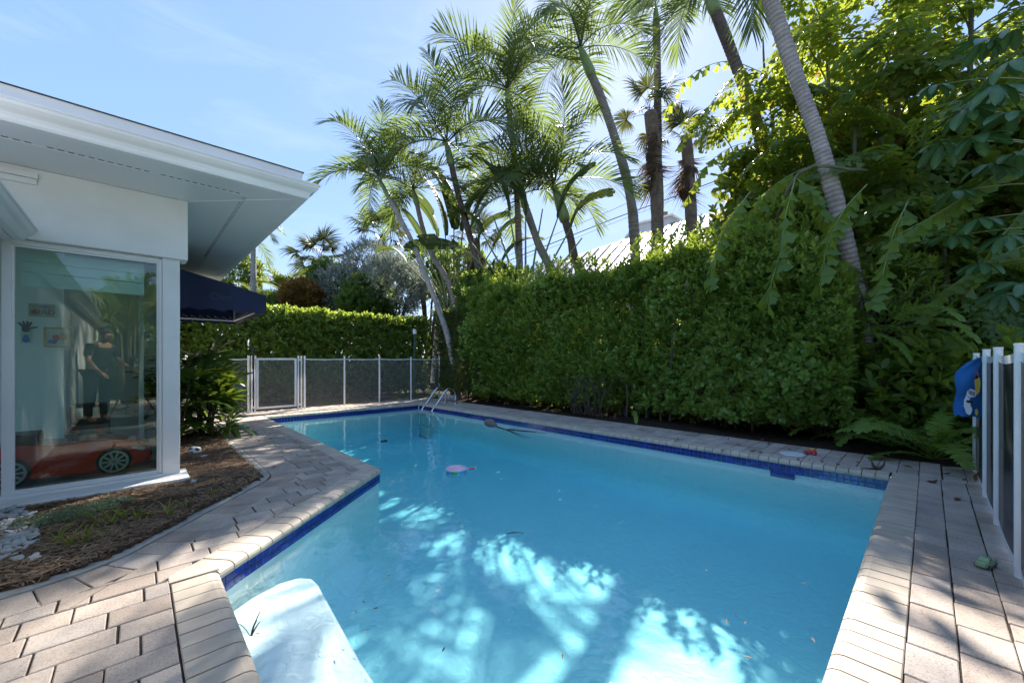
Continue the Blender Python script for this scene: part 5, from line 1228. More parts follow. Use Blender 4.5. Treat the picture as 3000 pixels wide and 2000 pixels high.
# areca palms, bright yellow green
AR = [pinnate(700 + k, 1.7, 34, .42, .03, (78, 60, 38)[k], (70, 80, 80)[k], .12, 35, .2, 60, 25, M['arecaleaf']) for k in range(3)]
def areca(label, c, n, s, seed):
    e = empty('areca_palm', (c[0], c[1], 0), label, 'palm tree'); r = random.Random(seed); mb = MB()
    for k in range(n):
        b = np.array([r.uniform(-.3, .3), r.uniform(-.3, .3), c[2] - 1.3 * s + r.uniform(-.3, .3)]); mb.tube(smooth_path([(b[0] * .5, b[1] * .5, -.02), (b[0] * .8, b[1] * .8, b[2] * .5), b], 5), [.04, .035, .03, .03, .025], 6)
        place(AR[k % 3], e, b, r.uniform(0, 6.28), r.uniform(-.4, .4), 0, s * r.uniform(.8, 1.15), 'frond')
    mb.build('trunk', M['cane'], e); return e
areca('yellow green areca palm between the utility pole and the orange bush', cpx(850, 800, 17), 30, 1.0, 1)
areca('darker areca palm at the left behind the awning corner', cpx(775, 850, 18), 20, .9, 2)
e = areca('areca palm low behind the rear hedge under the dark fan palm', cpx(925, 850, 18), 14, .8, 3)
# slim palm at far left, partly behind the eave
palm('slim distant palm with few fronds behind the end of the eave', [(722, 690), (722, 780), (720, 870), (718, 940)], 20, .13, .15, [('mid', 0, 1.0), ('low', 100, 1.0), ('low', -60, 1.1), ('mid', 200, 1.0), ('low', 270, 1), ('hang', 30, 1)], bark='trunk_pale', seed=21)
palm('palm hidden by the eave whose yellow fronds droop below its edge', [(800, 590), (790, 700), (780, 850), (776, 960)], 15, .10, .12, [('mid', -44, .8), ('low', -60, .8), ('mid', 226, .7), ('low', -20, .7), ('hang', -44, .7), ('low', 200, .6)], bark='trunk_pale', seed=22) if False else None
e = empty('palm_tree', tuple(at(735, 960, 13.5) * np.array([1, 1, 0])), 'palm behind the house whose yellowing fronds hang below the eave edge', 'palm tree'); off = np.array(e.location)
top = at(742, 640, 13.5) - off; mb = MB(); Q, r = ringed(np.array([top, top * np.array([1, 1, .5]), (0, 0, -.03)]), .08, .11); mb.tube(Q, r, 10); mb.build('trunk', M['trunk_pale'], e, smooth=True)
for az, cl, s in ((-44, 'low', .75), (-70, 'low', .8), (-30, 'mid', .7), (-60, 'hang', .75), (150, 'mid', .7), (60, 'mid', .7)):
    o = place(AR[{'mid': 1, 'low': 2, 'hang': 2}[cl]], e, top, rad(az), U(-.3, .3), .45 if cl == 'hang' else 0.1, s, 'frond')
# utility pole and cables
e = empty('utility_pole', tuple(at(762, 1000, 34) * np.array([1, 1, 0])), 'wooden utility pole standing far behind the areca palm', 'utility pole'); off = np.array(e.location)
tp = at(764, 775, 34) - off; MB().tube([(0, 0, -.05), tp * np.array([1, 1, .5]), tp], [.19, .17, .15], 10).build('post', M['wood'], e)
q = at(762, 818, 34) - off; MB().obox(q, (0.7, -.7, 0), (.05, .05, 0), (0, 0, .06)).build('crossarm', M['wood'], e)
MB().tube([q + np.array([.5, -.5, .05]), q + np.array([.5, -.5, .3])], .05, 6).tube([q + np.array([-.5, .5, .05]), q + np.array([-.5, .5, .3])], .05, 6).build('insulator', M['pvc'], e)
def cable(label, px, r, d0, d1):
    n = len(px); P = smooth_path([at(u, v, d0 + (d1 - d0) * i / (n - 1)) for i, (u, v) in enumerate(px)], 30); mb = MB(); mb.tube(P, r, 6); return tag(mb.build('power_cable', M['wire'], smooth=True), label, 'cable', 'overhead cables')
cable('upper thin overhead cable passing behind the palms', [(1340, 812), (1520, 735), (1660, 672), (1800, 612), (1950, 545), (2120, 470), (2400, 345)], .010, 23, 18)
cable('thick overhead cable sloping up from the roof end to the right', [(1340, 835), (1500, 760), (1650, 700), (1800, 640), (2000, 567), (2250, 470), (2500, 370)], .022, 23, 18)
cable('thin cable slung just below the thick overhead cable', [(1340, 842), (1500, 770), (1650, 712), (1800, 652), (2000, 575), (2250, 476), (2500, 375)], .008, 23.1, 18.1)

# ------------------------------------------------------------------ neighbour's house
nb = empty('neighbour_house', (0, 0, 0), 'house with white ribbed metal roof behind the tall hedge', 'house')
# ridge along Y; eave toward us at lower height
rw = pr('white_metal_roof', (0.30, 0.29, 0.28), 0.35, var=0.06, nscale=2)
A0, B0 = at(1470, 815, 23.0), at(2330, 545, 21.0)      # visible upper edge
def rp(t, s): 
    ridge = A0 + (B0 - A0) * t; dn_ = np.array([-2.7, -.5, -1.8]); return ridge + dn_ * s
mb = MB(); q = [rp(-.1, 0), rp(1.25, 0), rp(1.25, 1.5), rp(-.1, 1.5)]; nrm = np.cross(q[1] - q[0], q[3] - q[0]); nrm /= np.linalg.norm(nrm); nrm *= np.sign(nrm[2])
mb.add([*q, *[p - nrm * .06 for p in q]], [(0, 1, 2, 3), (7, 6, 5, 4), (0, 4, 5, 1), (1, 5, 6, 2), (2, 6, 7, 3), (3, 7, 4, 0)]); part(mb, 'roof', rw, nb)
for k in range(34):
    t = -.08 + k * .0395; mb = MB(); a, b = rp(t, 0), rp(t, 1.5); dd_ = (b - a) / np.linalg.norm(b - a); sd = np.cross(dd_, nrm)
    mb.obox((a + b) / 2 + nrm * .03, dd_ * np.linalg.norm(b - a) / 2, sd * .014, nrm * .022); part(mb, 'roof_rib', rw, nb)
e1, e2 = rp(-.1, 1.45), rp(1.25, 1.45)
mb = MB(); dirw = (e2 - e1) * np.array([1, 1, 0]); 
mb.add([(e1[0] + .5, e1[1], 0), (e2[0] + .5, e2[1], 0), (e2[0] + .5, e2[1], e2[2]), (e1[0] + .5, e1[1], e1[2])], [(0, 1, 2, 3)]); part(mb, 'wall', 'stucco', nb)
fb = empty('far_house', (0, 0, 0), 'far pale building whose gabled parapet shows above the metal roof', 'house')
q = [at(1868, 760, 36), at(1868, 657, 36), at(1966, 632, 36), at(1998, 652, 36), at(2040, 690, 36), at(2040, 760, 36)]
bk = FW * 4; mb = MB(); n = len(q); q[0][2] = q[-1][2] = 0.0
mb.add([*q, *[p + bk for p in q]], [tuple(range(n)), tuple(range(2 * n - 1, n - 1, -1))] + [(i, n + i, n + (i + 1) % n, (i + 1) % n) for i in range(n)]); part(mb, 'wall', pr('far_render', (.55, .58, .64), .8), fb)
mb = MB()
for a, b in ((q[1], q[2]), (q[2], q[3])):
    d_ = b - a; mb.obox((a + b) / 2 + np.array([0, 0, .03]) + bk * .45, d_ * .52, bk * .52, np.array([0, 0, .09]))
part(mb, 'roof_edge', 'white', fb)
MB().obox(at(1945, 630, 37), RT * .25, FW * .3, UP * .22).build('chimney', pr('chimney_clay', (.22, .12, .08), .9), fb)

# ------------------------------------------------------------------ far pool fence with gate
FY = 10.2
def fx(u): return ony(u, 1100, FY)[0]
ff = empty('pool_fence', (0, 0, 0), 'white post pool fence with dark mesh across the far end of the pool', 'fence')
posts = [460, 546, 642, 728, 737.5, 747.5, 874, 883, 892.5, 1009, 1111.5, 1204, 1287]
for u in posts:
    thin_ = u < 730 or u > 885; mb = MB(); mb.tube([(fx(u), FY, 0.0), (fx(u), FY, 1.245)], .019 if thin_ else .016, 10); part(mb, 'post', 'pvc', ff, smooth=False)
def mesh_panel(x0, x1, z0=.055, z1=1.16):
    V = []; nseg = 8
    for i in range(nseg + 1):
        t = i / nseg; y = FY + .006 * math.sin(t * math.pi); V += [(x0 + (x1 - x0) * t, y, z0), (x0 + (x1 - x0) * t, y, z1 - .012 * math.sin(t * math.pi))]
    mb = MB(); mb.add(V, [(2 * i, 2 * i + 2, 2 * i + 3, 2 * i + 1) for i in range(nseg)]); part(mb, 'mesh_panel', 'screenfar', ff)
    mb = MB(); mb.tube([(x0 + (x1 - x0) * t, FY, 1.17 - .012 * math.sin(t * math.pi)) for t in np.linspace(0, 1, 6)], .013, 6); part(mb, 'top_band', 'pvc', ff)
    mb = MB(); mb.box(x0, x1, FY - .004, FY + .004, .02, .055); part(mb, 'bottom_band', 'screenfar', ff)
pp = [fx(u) for u in (460, 546, 642, 728)]
for a, b in zip(pp[:-1], pp[1:]): mesh_panel(a, b)
pp = [fx(u) for u in (892.5, 1009, 1111.5, 1204, 1287)]
for a, b in zip(pp[:-1], pp[1:]): mesh_panel(a, b)
for a, b in ((737.5, 747.5), (874, 883)):
    mb = MB()
    for z in (.10, 1.15): mb.box(fx(a), fx(b), FY - .012, FY + .012, z - .02, z + .02)
    part(mb, 'bracket', 'pvc', ff)
gt = empty('gate', (0, 0, 0), 'white framed mesh gate in the far pool fence', 'gate')
g0, g1 = fx(754), fx(866); mb = MB()
mb.box(g0 - .02, g0 + .02, FY - .015, FY + .015, .06, 1.19); mb.box(g1 - .02, g1 + .02, FY - .015, FY + .015, .06, 1.19)
mb.box(g0 + .02, g1 - .02, FY - .0145, FY + .0145, 1.15, 1.19); mb.box(g0 + .02, g1 - .02, FY - .0145, FY + .0145, .06, .10); part(mb, 'gate_frame', 'pvc', gt)
mb = MB(); mb.add([(g0 + .02, FY, .10), (g1 - .02, FY, .10), (g1 - .02, FY, 1.15), (g0 + .02, FY, 1.15)], [(0, 1, 2, 3)]); part(mb, 'mesh_panel', 'screenfar', gt)
mb = MB(); mb.tube([(fx(741), FY - .03, .95), (fx(741), FY - .03, 1.38)], .018, 8); mb.box(fx(741) - .028, fx(741) + .028, FY - .05, FY - .01, 1.36, 1.42); part(mb, 'latch', 'black', gt)
# green post behind the fence
e = empty('lamp_post', (6.25, 10.95, 0), 'slim dark green post with white top behind the far fence', 'post')
MB().tube([(0, 0, -.02), (0, 0, 1.95)], .038, 12).build('post', M['greenpaint'], e); MB().tube([(0, 0, 1.952), (0, 0, 2.10)], .05, 12).build('lamp_head', M['pvc'], e)
# ------------------------------------------------------------------ right hand fence
rf = empty('pool_fence', (0, 0, 0), 'white post fence with black mesh along the right edge', 'fence'); RY = -.335
rx = [(6.30, .10), (5.18, 0), (4.36, 0), (3.39, 0), (2.45, 0)]
for x, lean in rx:
    mb = MB(); mb.tube([(x, RY, 0), (x - lean * 1.0, RY, 1.235 - (.02 if lean else 0))], .0225, 16); V, F = lathe([(0, .004), (.023, .003), (.0245, 0), (.0245, -.01)], 16); mb.add([(p[0] + x - lean, p[1] + RY, p[2] + 1.236 - (.02 if lean else 0)) for p in V], F)
    part(mb, 'post', 'pvc', rf, smooth=False, bevel=0)
for (xa, la), (xb, lb) in zip(rx[:-1], rx[1:]):
    V = []; n = 12
    for i in range(n + 1):
        t = i / n; y = RY + .010 * math.sin(t * math.pi); V += [(xa + (xb - xa) * t, y, .05), (xa - la + (xb - xa + la) * t, y, 1.145 - .02 * math.sin(t * math.pi))]
    mb = MB(); mb.add(V, [(2 * i, 2 * i + 2, 2 * i + 3, 2 * i + 1) for i in range(n)]); part(mb, 'mesh_panel', 'screen', rf)
    V2 = [(x, y + .002, z) for x, y, z in V[1::2]]; mb = MB(); mb.add(V2 + [(x, y, z + .05) for x, y, z in V2], [(i, i + 1, n + 2 + i, n + 1 + i) for i in range(n)]); thick(part(mb, 'top_band', pr('shiny_white_webbing', (.75, .77, .8), .2, var=.02), rf), .004)
    V2 = [(x, y + .002, .018) for x, y, z in V[0::2]]; mb = MB(); mb.add(V2 + [(x, y, .052) for x, y, z in V2], [(i, i + 1, n + 2 + i, n + 1 + i) for i in range(n)]); thick(part(mb, 'bottom_band', 'pvc', rf), .004)
    hk = MB(); hk.tube([(xb + .03, RY - .01, 1.20), (xb + .045, RY - .01, 1.21), (xb + .05, RY - .01, 1.18)], .004, 6); part(hk, 'hook', 'black', rf)
# printed towel hanging from the second post
tw = empty('towel', (5.6, RY + .05, .6), 'blue printed towel bag hanging on the right fence behind the first posts', 'towel'); tw.location = (0, 0, 0)
blue = pr('blue_towel', (.01, .12, .36), .8, var=.2, nscale=5)
V = []; F = []; n, m = 14, 22
out_l = [0.00, .06, .10, .125, .135, .135, .13, .125, .125, .135, .14, .145, .145, .13]
for j in range(n):
    z = 1.16 - j * .52 / (n - 1)
    for i in range(m):
        a = 2 * math.pi * i / m; wv = out_l[j] * .5; V.append((5.50 + math.cos(a) * (.045 + .012 * math.sin(a * 3 + j)), RY + .02 + wv + math.sin(a) * (wv + .015), z + .008 * math.sin(i * 1.7 + j)))
for j in range(n - 1):
    for i in range(m): F.append((j * m + i, j * m + (i + 1) % m, (j + 1) * m + (i + 1) % m, (j + 1) * m + i))
F += [tuple(range(m)), tuple(range((n - 1) * m, n * m))[::-1]]
mb = MB(); mb.add(V, F); part(mb, 'cloth', blue, tw, smooth=True)
def patch(cx, cz, rx_, rz_, col, seed, dy=.062):
    r = random.Random(seed); P = [(5.50 - dy, RY + cx + rx_ * math.cos(t) * r.uniform(.8, 1.15), cz + rz_ * math.sin(t) * r.uniform(.8, 1.15)) for t in np.linspace(0, 2 * math.pi, 14, endpoint=False)]
    mb = MB(); mb.add(P, [tuple(range(14))]); thick(part(mb, 'print', col, tw), .002)
wpt, ypt, bpt, ppt = (pr('print_' + k, c, .8, var=.1) for k, c in dict(white=(.7, .72, .75), yellow=(.55, .36, .04), black=(.02, .02, .03), violet=(.16, .08, .2)).items())
patch(.035, .93, .018, .09, ypt, 1); patch(.04, 1.02, .014, .045, ppt, 2)
patch(.07, .85, .030, .04, wpt, 3); patch(.095, .76, .022, .07, wpt, 4, .064); patch(.08, .775, .022, .014, bpt, 5, .067); patch(.085, .70, .020, .045, wpt, 6, .065)
for k in range(5): patch(.052 + k * .008, .845 + .004 * k, .002, .026, bpt, 7 + k, .067)
patch(.04, .685, .010, .03, ypt, 14, .064)

# ------------------------------------------------------------------ pool ladder
ld = empty('pool_ladder', (0, 0, 0), 'stainless steel pool ladder at the far right corner', 'ladder')
for y in (9.04, 8.57):
    P = smooth_path([(6.10, y, 0), (6.10, y, .22), (6.06, y, .34), (5.97, y, .405), (5.86, y, .395), (5.76, y, .32), (5.52, y, .03), (5.36, y, -.16), (5.32, y, -.35), (5.32, y, -.80)], 46)
    mb = MB(); mb.tube(P, .0215, 12); part(mb, 'rail', 'steel', ld, smooth=True)
    V, F = lathe([(0, .028), (.024, .028), (.05, .012), (.058, .003), (.058, 0)], 20); mb = MB(); mb.add([(p[0] + 6.10, p[1] + y, p[2] + .002) for p in V], F); part(mb, 'escutcheon', 'steel', ld, smooth=True)
for z in (-.24, -.52, -.80): part(MB().box(5.24, 5.34, 8.59, 9.02, z - .012, z + .012), 'step', 'steel', ld, bevel=.006)

# ------------------------------------------------------------------ mulch bed with its plants
def bed_sheet():
    nx, ny = 60, 110; f = fnoise(41, 7, 1.5, 5); X = np.linspace(-1.7, 1.0, nx); Y = np.linspace(3.0, 8.3, ny)
    ci = np.array(CURB)
    V = []; ok = np.zeros((ny, nx), bool)
    for j, y in enumerate(Y):
        for i, x in enumerate(X):
            V.append((x, y, .008 + .016 * f(x * 2, y * 2) + .02 * math.exp(-((x + .1) ** 2 + (y - 4.2) ** 2) * 1.5)))
            d = np.min([seg_d((x, y), ci[k], ci[k + 1]) for k in range(len(ci) - 1)]) if True else 0
            ok[j, i] = inside_bed(x, y)
    F = [(j * nx + i, j * nx + i + 1, (j + 1) * nx + i + 1, (j + 1) * nx + i) for j in range(ny - 1) for i in range(nx - 1) if ok[j, i] or ok[j + 1, i + 1] or ok[j, i + 1] or ok[j + 1, i]]
    mb = MB(); mb.add(V, F); return mb.mesh('mulch_bed', M['mulchbase'], True)
def seg_d(p, a, b): return 0
CX_, CY_ = np.array(CURB)[:, 0], np.array(CURB)[:, 1]
POLYB = [tuple(p) for p in off_path(CURB, -.018)] + [(.30, 8.2), (.30, 4.85), (-1.7, 4.85)]
def inside(p, poly):
    x, y = p; c = False; n = len(poly)
    for i in range(n):
        (x1, y1), (x2, y2) = poly[i], poly[i - 1]
        if (y1 > y) != (y2 > y) and x < (x2 - x1) * (y - y1) / (y2 - y1) + x1: c = not c
    return c
def inside_bed(x, y): return inside((x, y), POLYB)
bed_m = link('mulch_bed', bed_sheet()); tag(bed_m, kind='structure')
def scatter_strips(name, n, box, L, Wd, mat, seed, zoff=.012, ok=inside_bed, up=.25, parent=None):
    r = np.random.default_rng(seed); lv = Leaves(); k = 0; V = []; T = []
    while k < n:
        x, y = r.uniform(box[0], box[1]), r.uniform(box[2], box[3])
        if not ok(x, y): continue
        a = r.uniform(0, 6.283); l = L * r.uniform(.4, 1.3); b = a + r.uniform(-.6, .6); w_ = Wd * r.uniform(.5, 1.3); z = zoff + r.uniform(0, .018)
        p = np.array([x, y, z]); q = p + np.array([math.cos(a), math.sin(a), r.uniform(-.1, up)]) * l * .5; s = q + np.array([math.cos(b), math.sin(b), r.uniform(-.3, .12)]) * l * .5
        wv = np.array([-math.sin(a), math.cos(a), r.uniform(-.5, .5)]) * w_ * .5
        V.append([p - wv, p + wv, q - wv, q + wv, s - wv * .4, s + wv * .4]); T += [r.uniform(0, .95)] * 6; k += 1
    V = np.array(V).reshape(-1, 3); b = np.arange(n)[:, None] * 6
    F = np.concatenate([b + np.array([[0, 1, 3, 2]]), b + np.array([[2, 3, 5, 4]])])
    o = link(name, np_mesh(name, V, [F], mat, False, {'tint': T}), parent); return tag(o, kind='stuff')
scatter_strips('mulch', 15000, (-.9, .95, 3.05, 5.2), .075, .0055, M['straw'], 1)
scatter_strips('mulch', 10000, (.28, .95, 4.8, 8.2), .075, .0065, M['straw'], 2)
scatter_strips('mulch_bark', 1500, (-.9, .95, 3.05, 5.6), .05, .010, M['straw'], 3, up=.1)
# pale creeping herb and white pebbles by the sill
hz_ok = lambda x, y: ((x + .32) / .30) ** 2 + ((y - 4.28 - .25 * (x + .32)) / .16) ** 2 < 1 + .35 * math.sin(x * 31) * math.sin(y * 27)
r = np.random.default_rng(3); P = []
while len(P) < 520:
    x, y = r.uniform(-.75, .1), r.uniform(3.9, 4.7)
    if hz_ok(x, y): P.append((x, y, r.uniform(.015, .05)))
P = np.array(P); Z = np.c_[r.normal(0, .4, (len(P), 2)), np.ones(len(P))]
e = empty('creeping_herb', (0, 0, 0)); tag(e, kind='stuff'); leaf_mass(e, M['paleherb'], [sprig(900 + k, 9, .020, .010, .3, .02, (10, 75)) for k in range(3)], P, Z, U(.7, 1.3, len(P)))
pm = []
for k in range(6):
    bm = bmesh.new(); bmesh.ops.create_icosphere(bm, subdivisions=2, radius=.019); rr = np.random.default_rng(k); A = rr.normal(size=(3, 3)) * .22 + np.diag(rr.uniform(.75, 1.35, 3) * np.array([1, 1, .65]))
    for v in bm.verts: v.co = Vector(A @ np.array(v.co)) + Vector(rr.normal(0, .0013, 3))
    me = bpy.data.meshes.new('pebble'); bm.to_mesh(me); bm.free(); me.materials.append(M['pebble']); pm.append(me)
r = random.Random(11); cnt = 0; spots = []
while cnt < 190:
    u, v = r.uniform(-50, 112), r.uniform(1490, 1640); p = onz(u, v, .02)
    if v > 1625 - max(0, u) * .35 or (u > 70 and v < 1500 + (u - 70) * .2): 
        if r.random() < .8: continue
    if any((p[0] - a) ** 2 + (p[1] - b) ** 2 < .026 ** 2 for a, b in spots[-400:]) and r.random() < .8: continue
    spots.append((p[0], p[1])); cnt += 1
    o = link('pebble', pm[cnt % 6]); o.location = (p[0], p[1], .02 + r.uniform(0, .012)); o.rotation_euler = (r.uniform(-.5, .5), r.uniform(-.5, .5), r.uniform(0, 6)); s = r.uniform(.7, 1.35); o.scale = (s, s, s)
    tag(o, 'rough white pebble in the pebble patch below the left end of the window', 'pebble', 'white pebbles below the window')
# grassy shoots
SH = [(170, 1590, .13, 'at the left end'), (200, 1602, .15, 'second'), (247, 1590, .22, 'third'), (288, 1532, .20, 'tallest, arching right over the mulch'), (332, 1535, .15, 'with a long blade bent to the left'), (362, 1522, .08, 'low one'), (402, 1520, .13, 'in front of the plinth'), (440, 1512, .06, 'smallest yellow green'), (495, 1510, .12, 'with broad arching blades'), (545, 1489, .10, 'V shaped, next to the curb'), (625, 1448, .07, 'alone near the curb bend')]
for k, (u, v, h, lab) in enumerate(SH):
    p = onz(u, v, .012); e = empty('grass_shoot', tuple(p), 'yellow green grass shoot in the mulch, ' + lab, 'grass tuft', 'grass shoots in the mulch'); link('blades', tuft(None, 8, h * 1.35, .0085, 40 + k, 1.1 + .25 * (k % 4), M['grass'], 'blades', el=(60, 88)), e)
# lady palm clump at the house corner
LP = [fan(800 + k, (8, 9, 7)[k], 235, .22, .34, .055, .30, .35, M['rhapis'], 'fan_leaf', 8, .004, True) for k in range(3)]
e = empty('lady_palm', (.62, 7.35, 0), 'dark green lady palm clump with thin brown canes at the house corner', 'palm'); off = np.array([.62, 7.35, 0]); r = random.Random(5)
for k in range(13):
    b = np.array([r.uniform(-.28, .22), r.uniform(-.25, .3), 0]); h = r.uniform(.55, 1.12); t = b + np.array([r.uniform(-.12, .14), r.uniform(-.1, .1), h])
    mb = MB(); mb.tube(smooth_path([b - np.array([0, 0, .02]), (b + t) / 2 + np.array([.02, 0, 0]), t], 8), .013, 7); mb.build('cane', M['bark_dark'], e)
    for j in range(7):
        place(r.choice(LP), e, t - np.array([0, 0, j * .075]), j * 2.4 + r.uniform(-.5, .5), r.uniform(-.4, .4), -rad(55 - j * 11 + r.uniform(-12, 12)), r.uniform(.85, 1.2), 'fan_leaf')
e = empty('lady_palm', tuple(onz(672, 1292, 0)), 'small lady palm seedling with five narrow leaflets at the curb', 'palm')
MB().tube([(0, 0, -.01), (0, 0, .13), (.01, 0, .2)], .008, 6).build('cane', M['cane'], e)
SL = [fan(830 + k, 5, 170, .06, .24, .030, .15, .4, M['rhapis'], 'fan_leaf', 8, .003, True) for k in range(2)]
for k, (az, pt) in enumerate(((-44, -35), (136, -30), (226, -40), (-20, -75), (60, -45))): place(SL[k % 2], e, (0.005, 0, .2 + .02 * k), rad(az), .2, rad(pt), 1.0, 'fan_leaf')
# football, half flat
e = empty('football', tuple(onz(570, 1330, .0)), 'half deflated black and white football on the mulch', 'ball')
bm = bmesh.new(); bmesh.ops.create_icosphere(bm, subdivisions=4, radius=.066)
ico = [Vector(v).normalized() for v in ((0, 1, 1.618), (0, -1, 1.618), (0, 1, -1.618), (0, -1, -1.618), (1, 1.618, 0), (-1, 1.618, 0), (1, -1.618, 0), (-1, -1.618, 0), (1.618, 0, 1), (-1.618, 0, 1), (1.618, 0, -1), (-1.618, 0, -1))]
rotb = Matrix.Rotation(.5, 3, 'X') @ Matrix.Rotation(.35, 3, 'Y'); ico = [rotb @ v for v in ico]
dk = [f for f in bm.faces if max(f.calc_center_median().normalized().dot(v) for v in ico) > math.cos(.33)]
dkset = set(f.index for f in dk)
wb = pr('ball_white', (.72, .72, .72), .45); bb = M['black']
def sub_mesh(name, keep, mat, sc):
    b2 = bm.copy(); b2.faces.ensure_lookup_table(); bmesh.ops.delete(b2, geom=[f for f in b2.faces if (f.index in dkset) != keep], context='FACES')
    for v in b2.verts:
        v.co = v.co * sc; 
        if v.co.z < -.013: v.co.z = -.013 + (v.co.z + .013) * .35
        v.co.z += .04; k = max(0, v.co.z - .066); v.co.z -= k * .25; v.co.x *= 1.1
    me = bpy.data.meshes.new(name); b2.to_mesh(me); b2.free(); me.materials.append(mat); me.polygons.foreach_set('use_smooth', [True] * len(me.polygons)); return link(name, me, e)
sub_mesh('skin', False, wb, 1.0); sub_mesh('patches', True, bb, 1.003)
for k, (u, v, s) in enumerate([(592, 1338, .035), (566, 1411, .03)]):
    p = onz(u, v, .02); o = link('paper_scrap', pm[k]); o.location = p; o.scale = (s * 55, s * 40, s * 60); tag(o, ('crumpled white scrap beside the football', 'small white scrap on the mulch by the plinth corner')[k], 'scrap')
# lawn blades
r = np.random.default_rng(8); n = 16000; x, y = r.uniform(-2, 7.4, n), 10.55 + r.uniform(0, 1.6, n); a = r.uniform(0, 6.28, n); h = r.uniform(.03, .065, n)
b = np.c_[x, y, np.zeros(n)]; wv = np.c_[np.cos(a), np.sin(a), np.zeros(n)] * .004; tp = b + np.c_[r.normal(0, .02, n), r.normal(0, .02, n), h]
V = np.stack([b - wv, b + wv, tp], 1).reshape(-1, 3); F = np.arange(3 * n).reshape(-1, 3)
tag(link('grass', np_mesh('grass', V, [F], M['lawn'], False, {'tint': np.repeat(r.uniform(0, .9, n), 3)})), kind='stuff')

# ------------------------------------------------------------------ toys and litter
fl = empty('toy_drum', tuple(onz(1336, 1378, WZ)), 'round pink and blue toy drum with red handle floating in the pool', 'toy')
V, F = lathe([(0, .020), (.105, .020), (.108, .032), (.118, .034), (.122, .028), (.122, .018)], 36); mb = MB(); mb.add(V, F); part(mb, 'lid', pr('toy_pink', (.72, .55, .70), .35, var=.04), fl, smooth=False)
V, F = lathe([(.119, .018), (.121, .010), (.121, -.03), (.115, -.045), (0, -.05)], 36); mb = MB(); mb.add(V, F); part(mb, 'rim', pr('toy_blue', (.05, .35, .62), .35, var=.04), fl)
V, F = lathe([(.1225, .014), (.1225, -.03)], 60); F = [f for f in F if f[0] % 60 in (35, 36, 37, 38, 39)]; mb = MB(); mb.add(V, F); part(mb, 'stripe', pr('toy_green', (.04, .38, .12), .4), fl)
hd = np.array([math.cos(rad(-18)), math.sin(rad(-18)), 0]); V, F = tube([hd * .12, hd * .15], .014, 8); mb = MB(); mb.add(V, F); V, F = tube([hd * .225, hd * .245], .016, 8); mb.add(V, F); part(mb, 'grip', pr('toy_skyblue', (.2, .5, .75), .35), fl)
mb = MB(); mb.tube([hd * .15, hd * .225], .011, 8); part(mb, 'handle', pr('toy_red', (.6, .03, .04), .35), fl)
# small red toy car beside the skimmer lid
def toy_car(name, label, p, rz, s, body, second, kind='racer'):
    e = empty(name, tuple(p), label, 'toy car', rz=rz); e.scale = (s, s, s)
    if kind == 'racer':
        co = part(loft([(-.5, .20, .10, .30, .04), (-.35, .24, .08, .42, .08), (-.05, .22, .08, .46, .10), (.15, .20, .08, .34, .06), (.42, .18, .08, .26, .06), (.5, .12, .1, .2, .04)]), 'body', body, e, bevel=.02)
        part(MB().box(-.3, .02, -.17, .17, .44, .56), 'driver_cab', second, e, bevel=.04); part(MB().box(-.5, -.42, -.25, .25, .36, .42), 'spoiler', second, e, bevel=.01)
        part(MB().obox((.18, -.19, .25), (.1, .0, -.01), (0, .02, 0), (0, 0, .06)), 'panel', pr('toy_grey', (.35, .36, .4), .4), e)
        wx, wr = (-.3, .3), .13
    else:
        part(loft([(-.5, .19, .10, .24, .03), (-.46, .21, .09, .28, .03), (-.1, .21, .09, .28, .03), (.05, .21, .09, .28, .03), (.2, .21, .09, .27, .04), (.40, .20, .09, .25, .05), (.5, .15, .1, .2, .04)]), 'body', body, e, bevel=.015)
        part(loft([(-.08, .17, .27, .30, .01), (-.04, .18, .27, .42, .04), (.12, .18, .27, .42, .04), (.24, .17, .27, .29, .01)]), 'cabin', body, e, bevel=.012)
        part(MB().box(-.02, .10, -.176, -.172, .31, .39).box(-.02, .10, .172, .176, .31, .39), 'side_window', 'black', e)
        part(MB().tube([(-.12, -.15, .28), (-.12, -.15, .42), (-.12, .15, .42), (-.12, .15, .28)], .012, 6).tube([(-.4, -.17, .28), (-.4, -.17, .34), (-.12, -.17, .34)], .01, 6).tube([(-.4, .17, .28), (-.4, .17, .34), (-.12, .17, .34)], .01, 6), 'rack', 'steel', e)
        part(MB().box(-.30, -.18, -.10, .08, .28, .36), 'cargo', second, e, bevel=.02)
        wx, wr = (-.30, .30), .095
    for x in wx:
        for y in (-.2, .2):
            V, F = lathe([(0, -.035), (wr * .8, -.035), (wr, -.02), (wr, .02), (wr * .8, .035), (0, .035)], 18); mb = MB(); mb.add([(q[0] + x, q[2] + y, q[1] + wr) for q in V], F); wh = part(mb, 'wheel', 'black', e)
            V, F = lathe([(0, -.038), (wr * .5, -.038), (wr * .5, .038), (0, .038)], 14); mb = MB(); mb.add([(q[0] + x, q[2] + y, q[1] + wr) for q in V], F); part(mb, 'hub', 'steel', wh)
    return e
toy_car('toy_car', 'tiny red and yellow toy racer beside the white skimmer lid', onz(2373, 1330, 0.002), rad(100), .135, pr('toy_racer_red', (.6, .02, .02), .3), pr('toy_racer_yellow', (.75, .5, .02), .3))
toy_car('toy_car', 'pale green toy pickup on the sunlit walkway at the right', onz(2888, 1658, 0.002), rad(158), .125, pr('toy_pickup_green', (.27, .42, .22), .35), pr('toy_brown', (.2, .12, .06), .6), 'pickup')
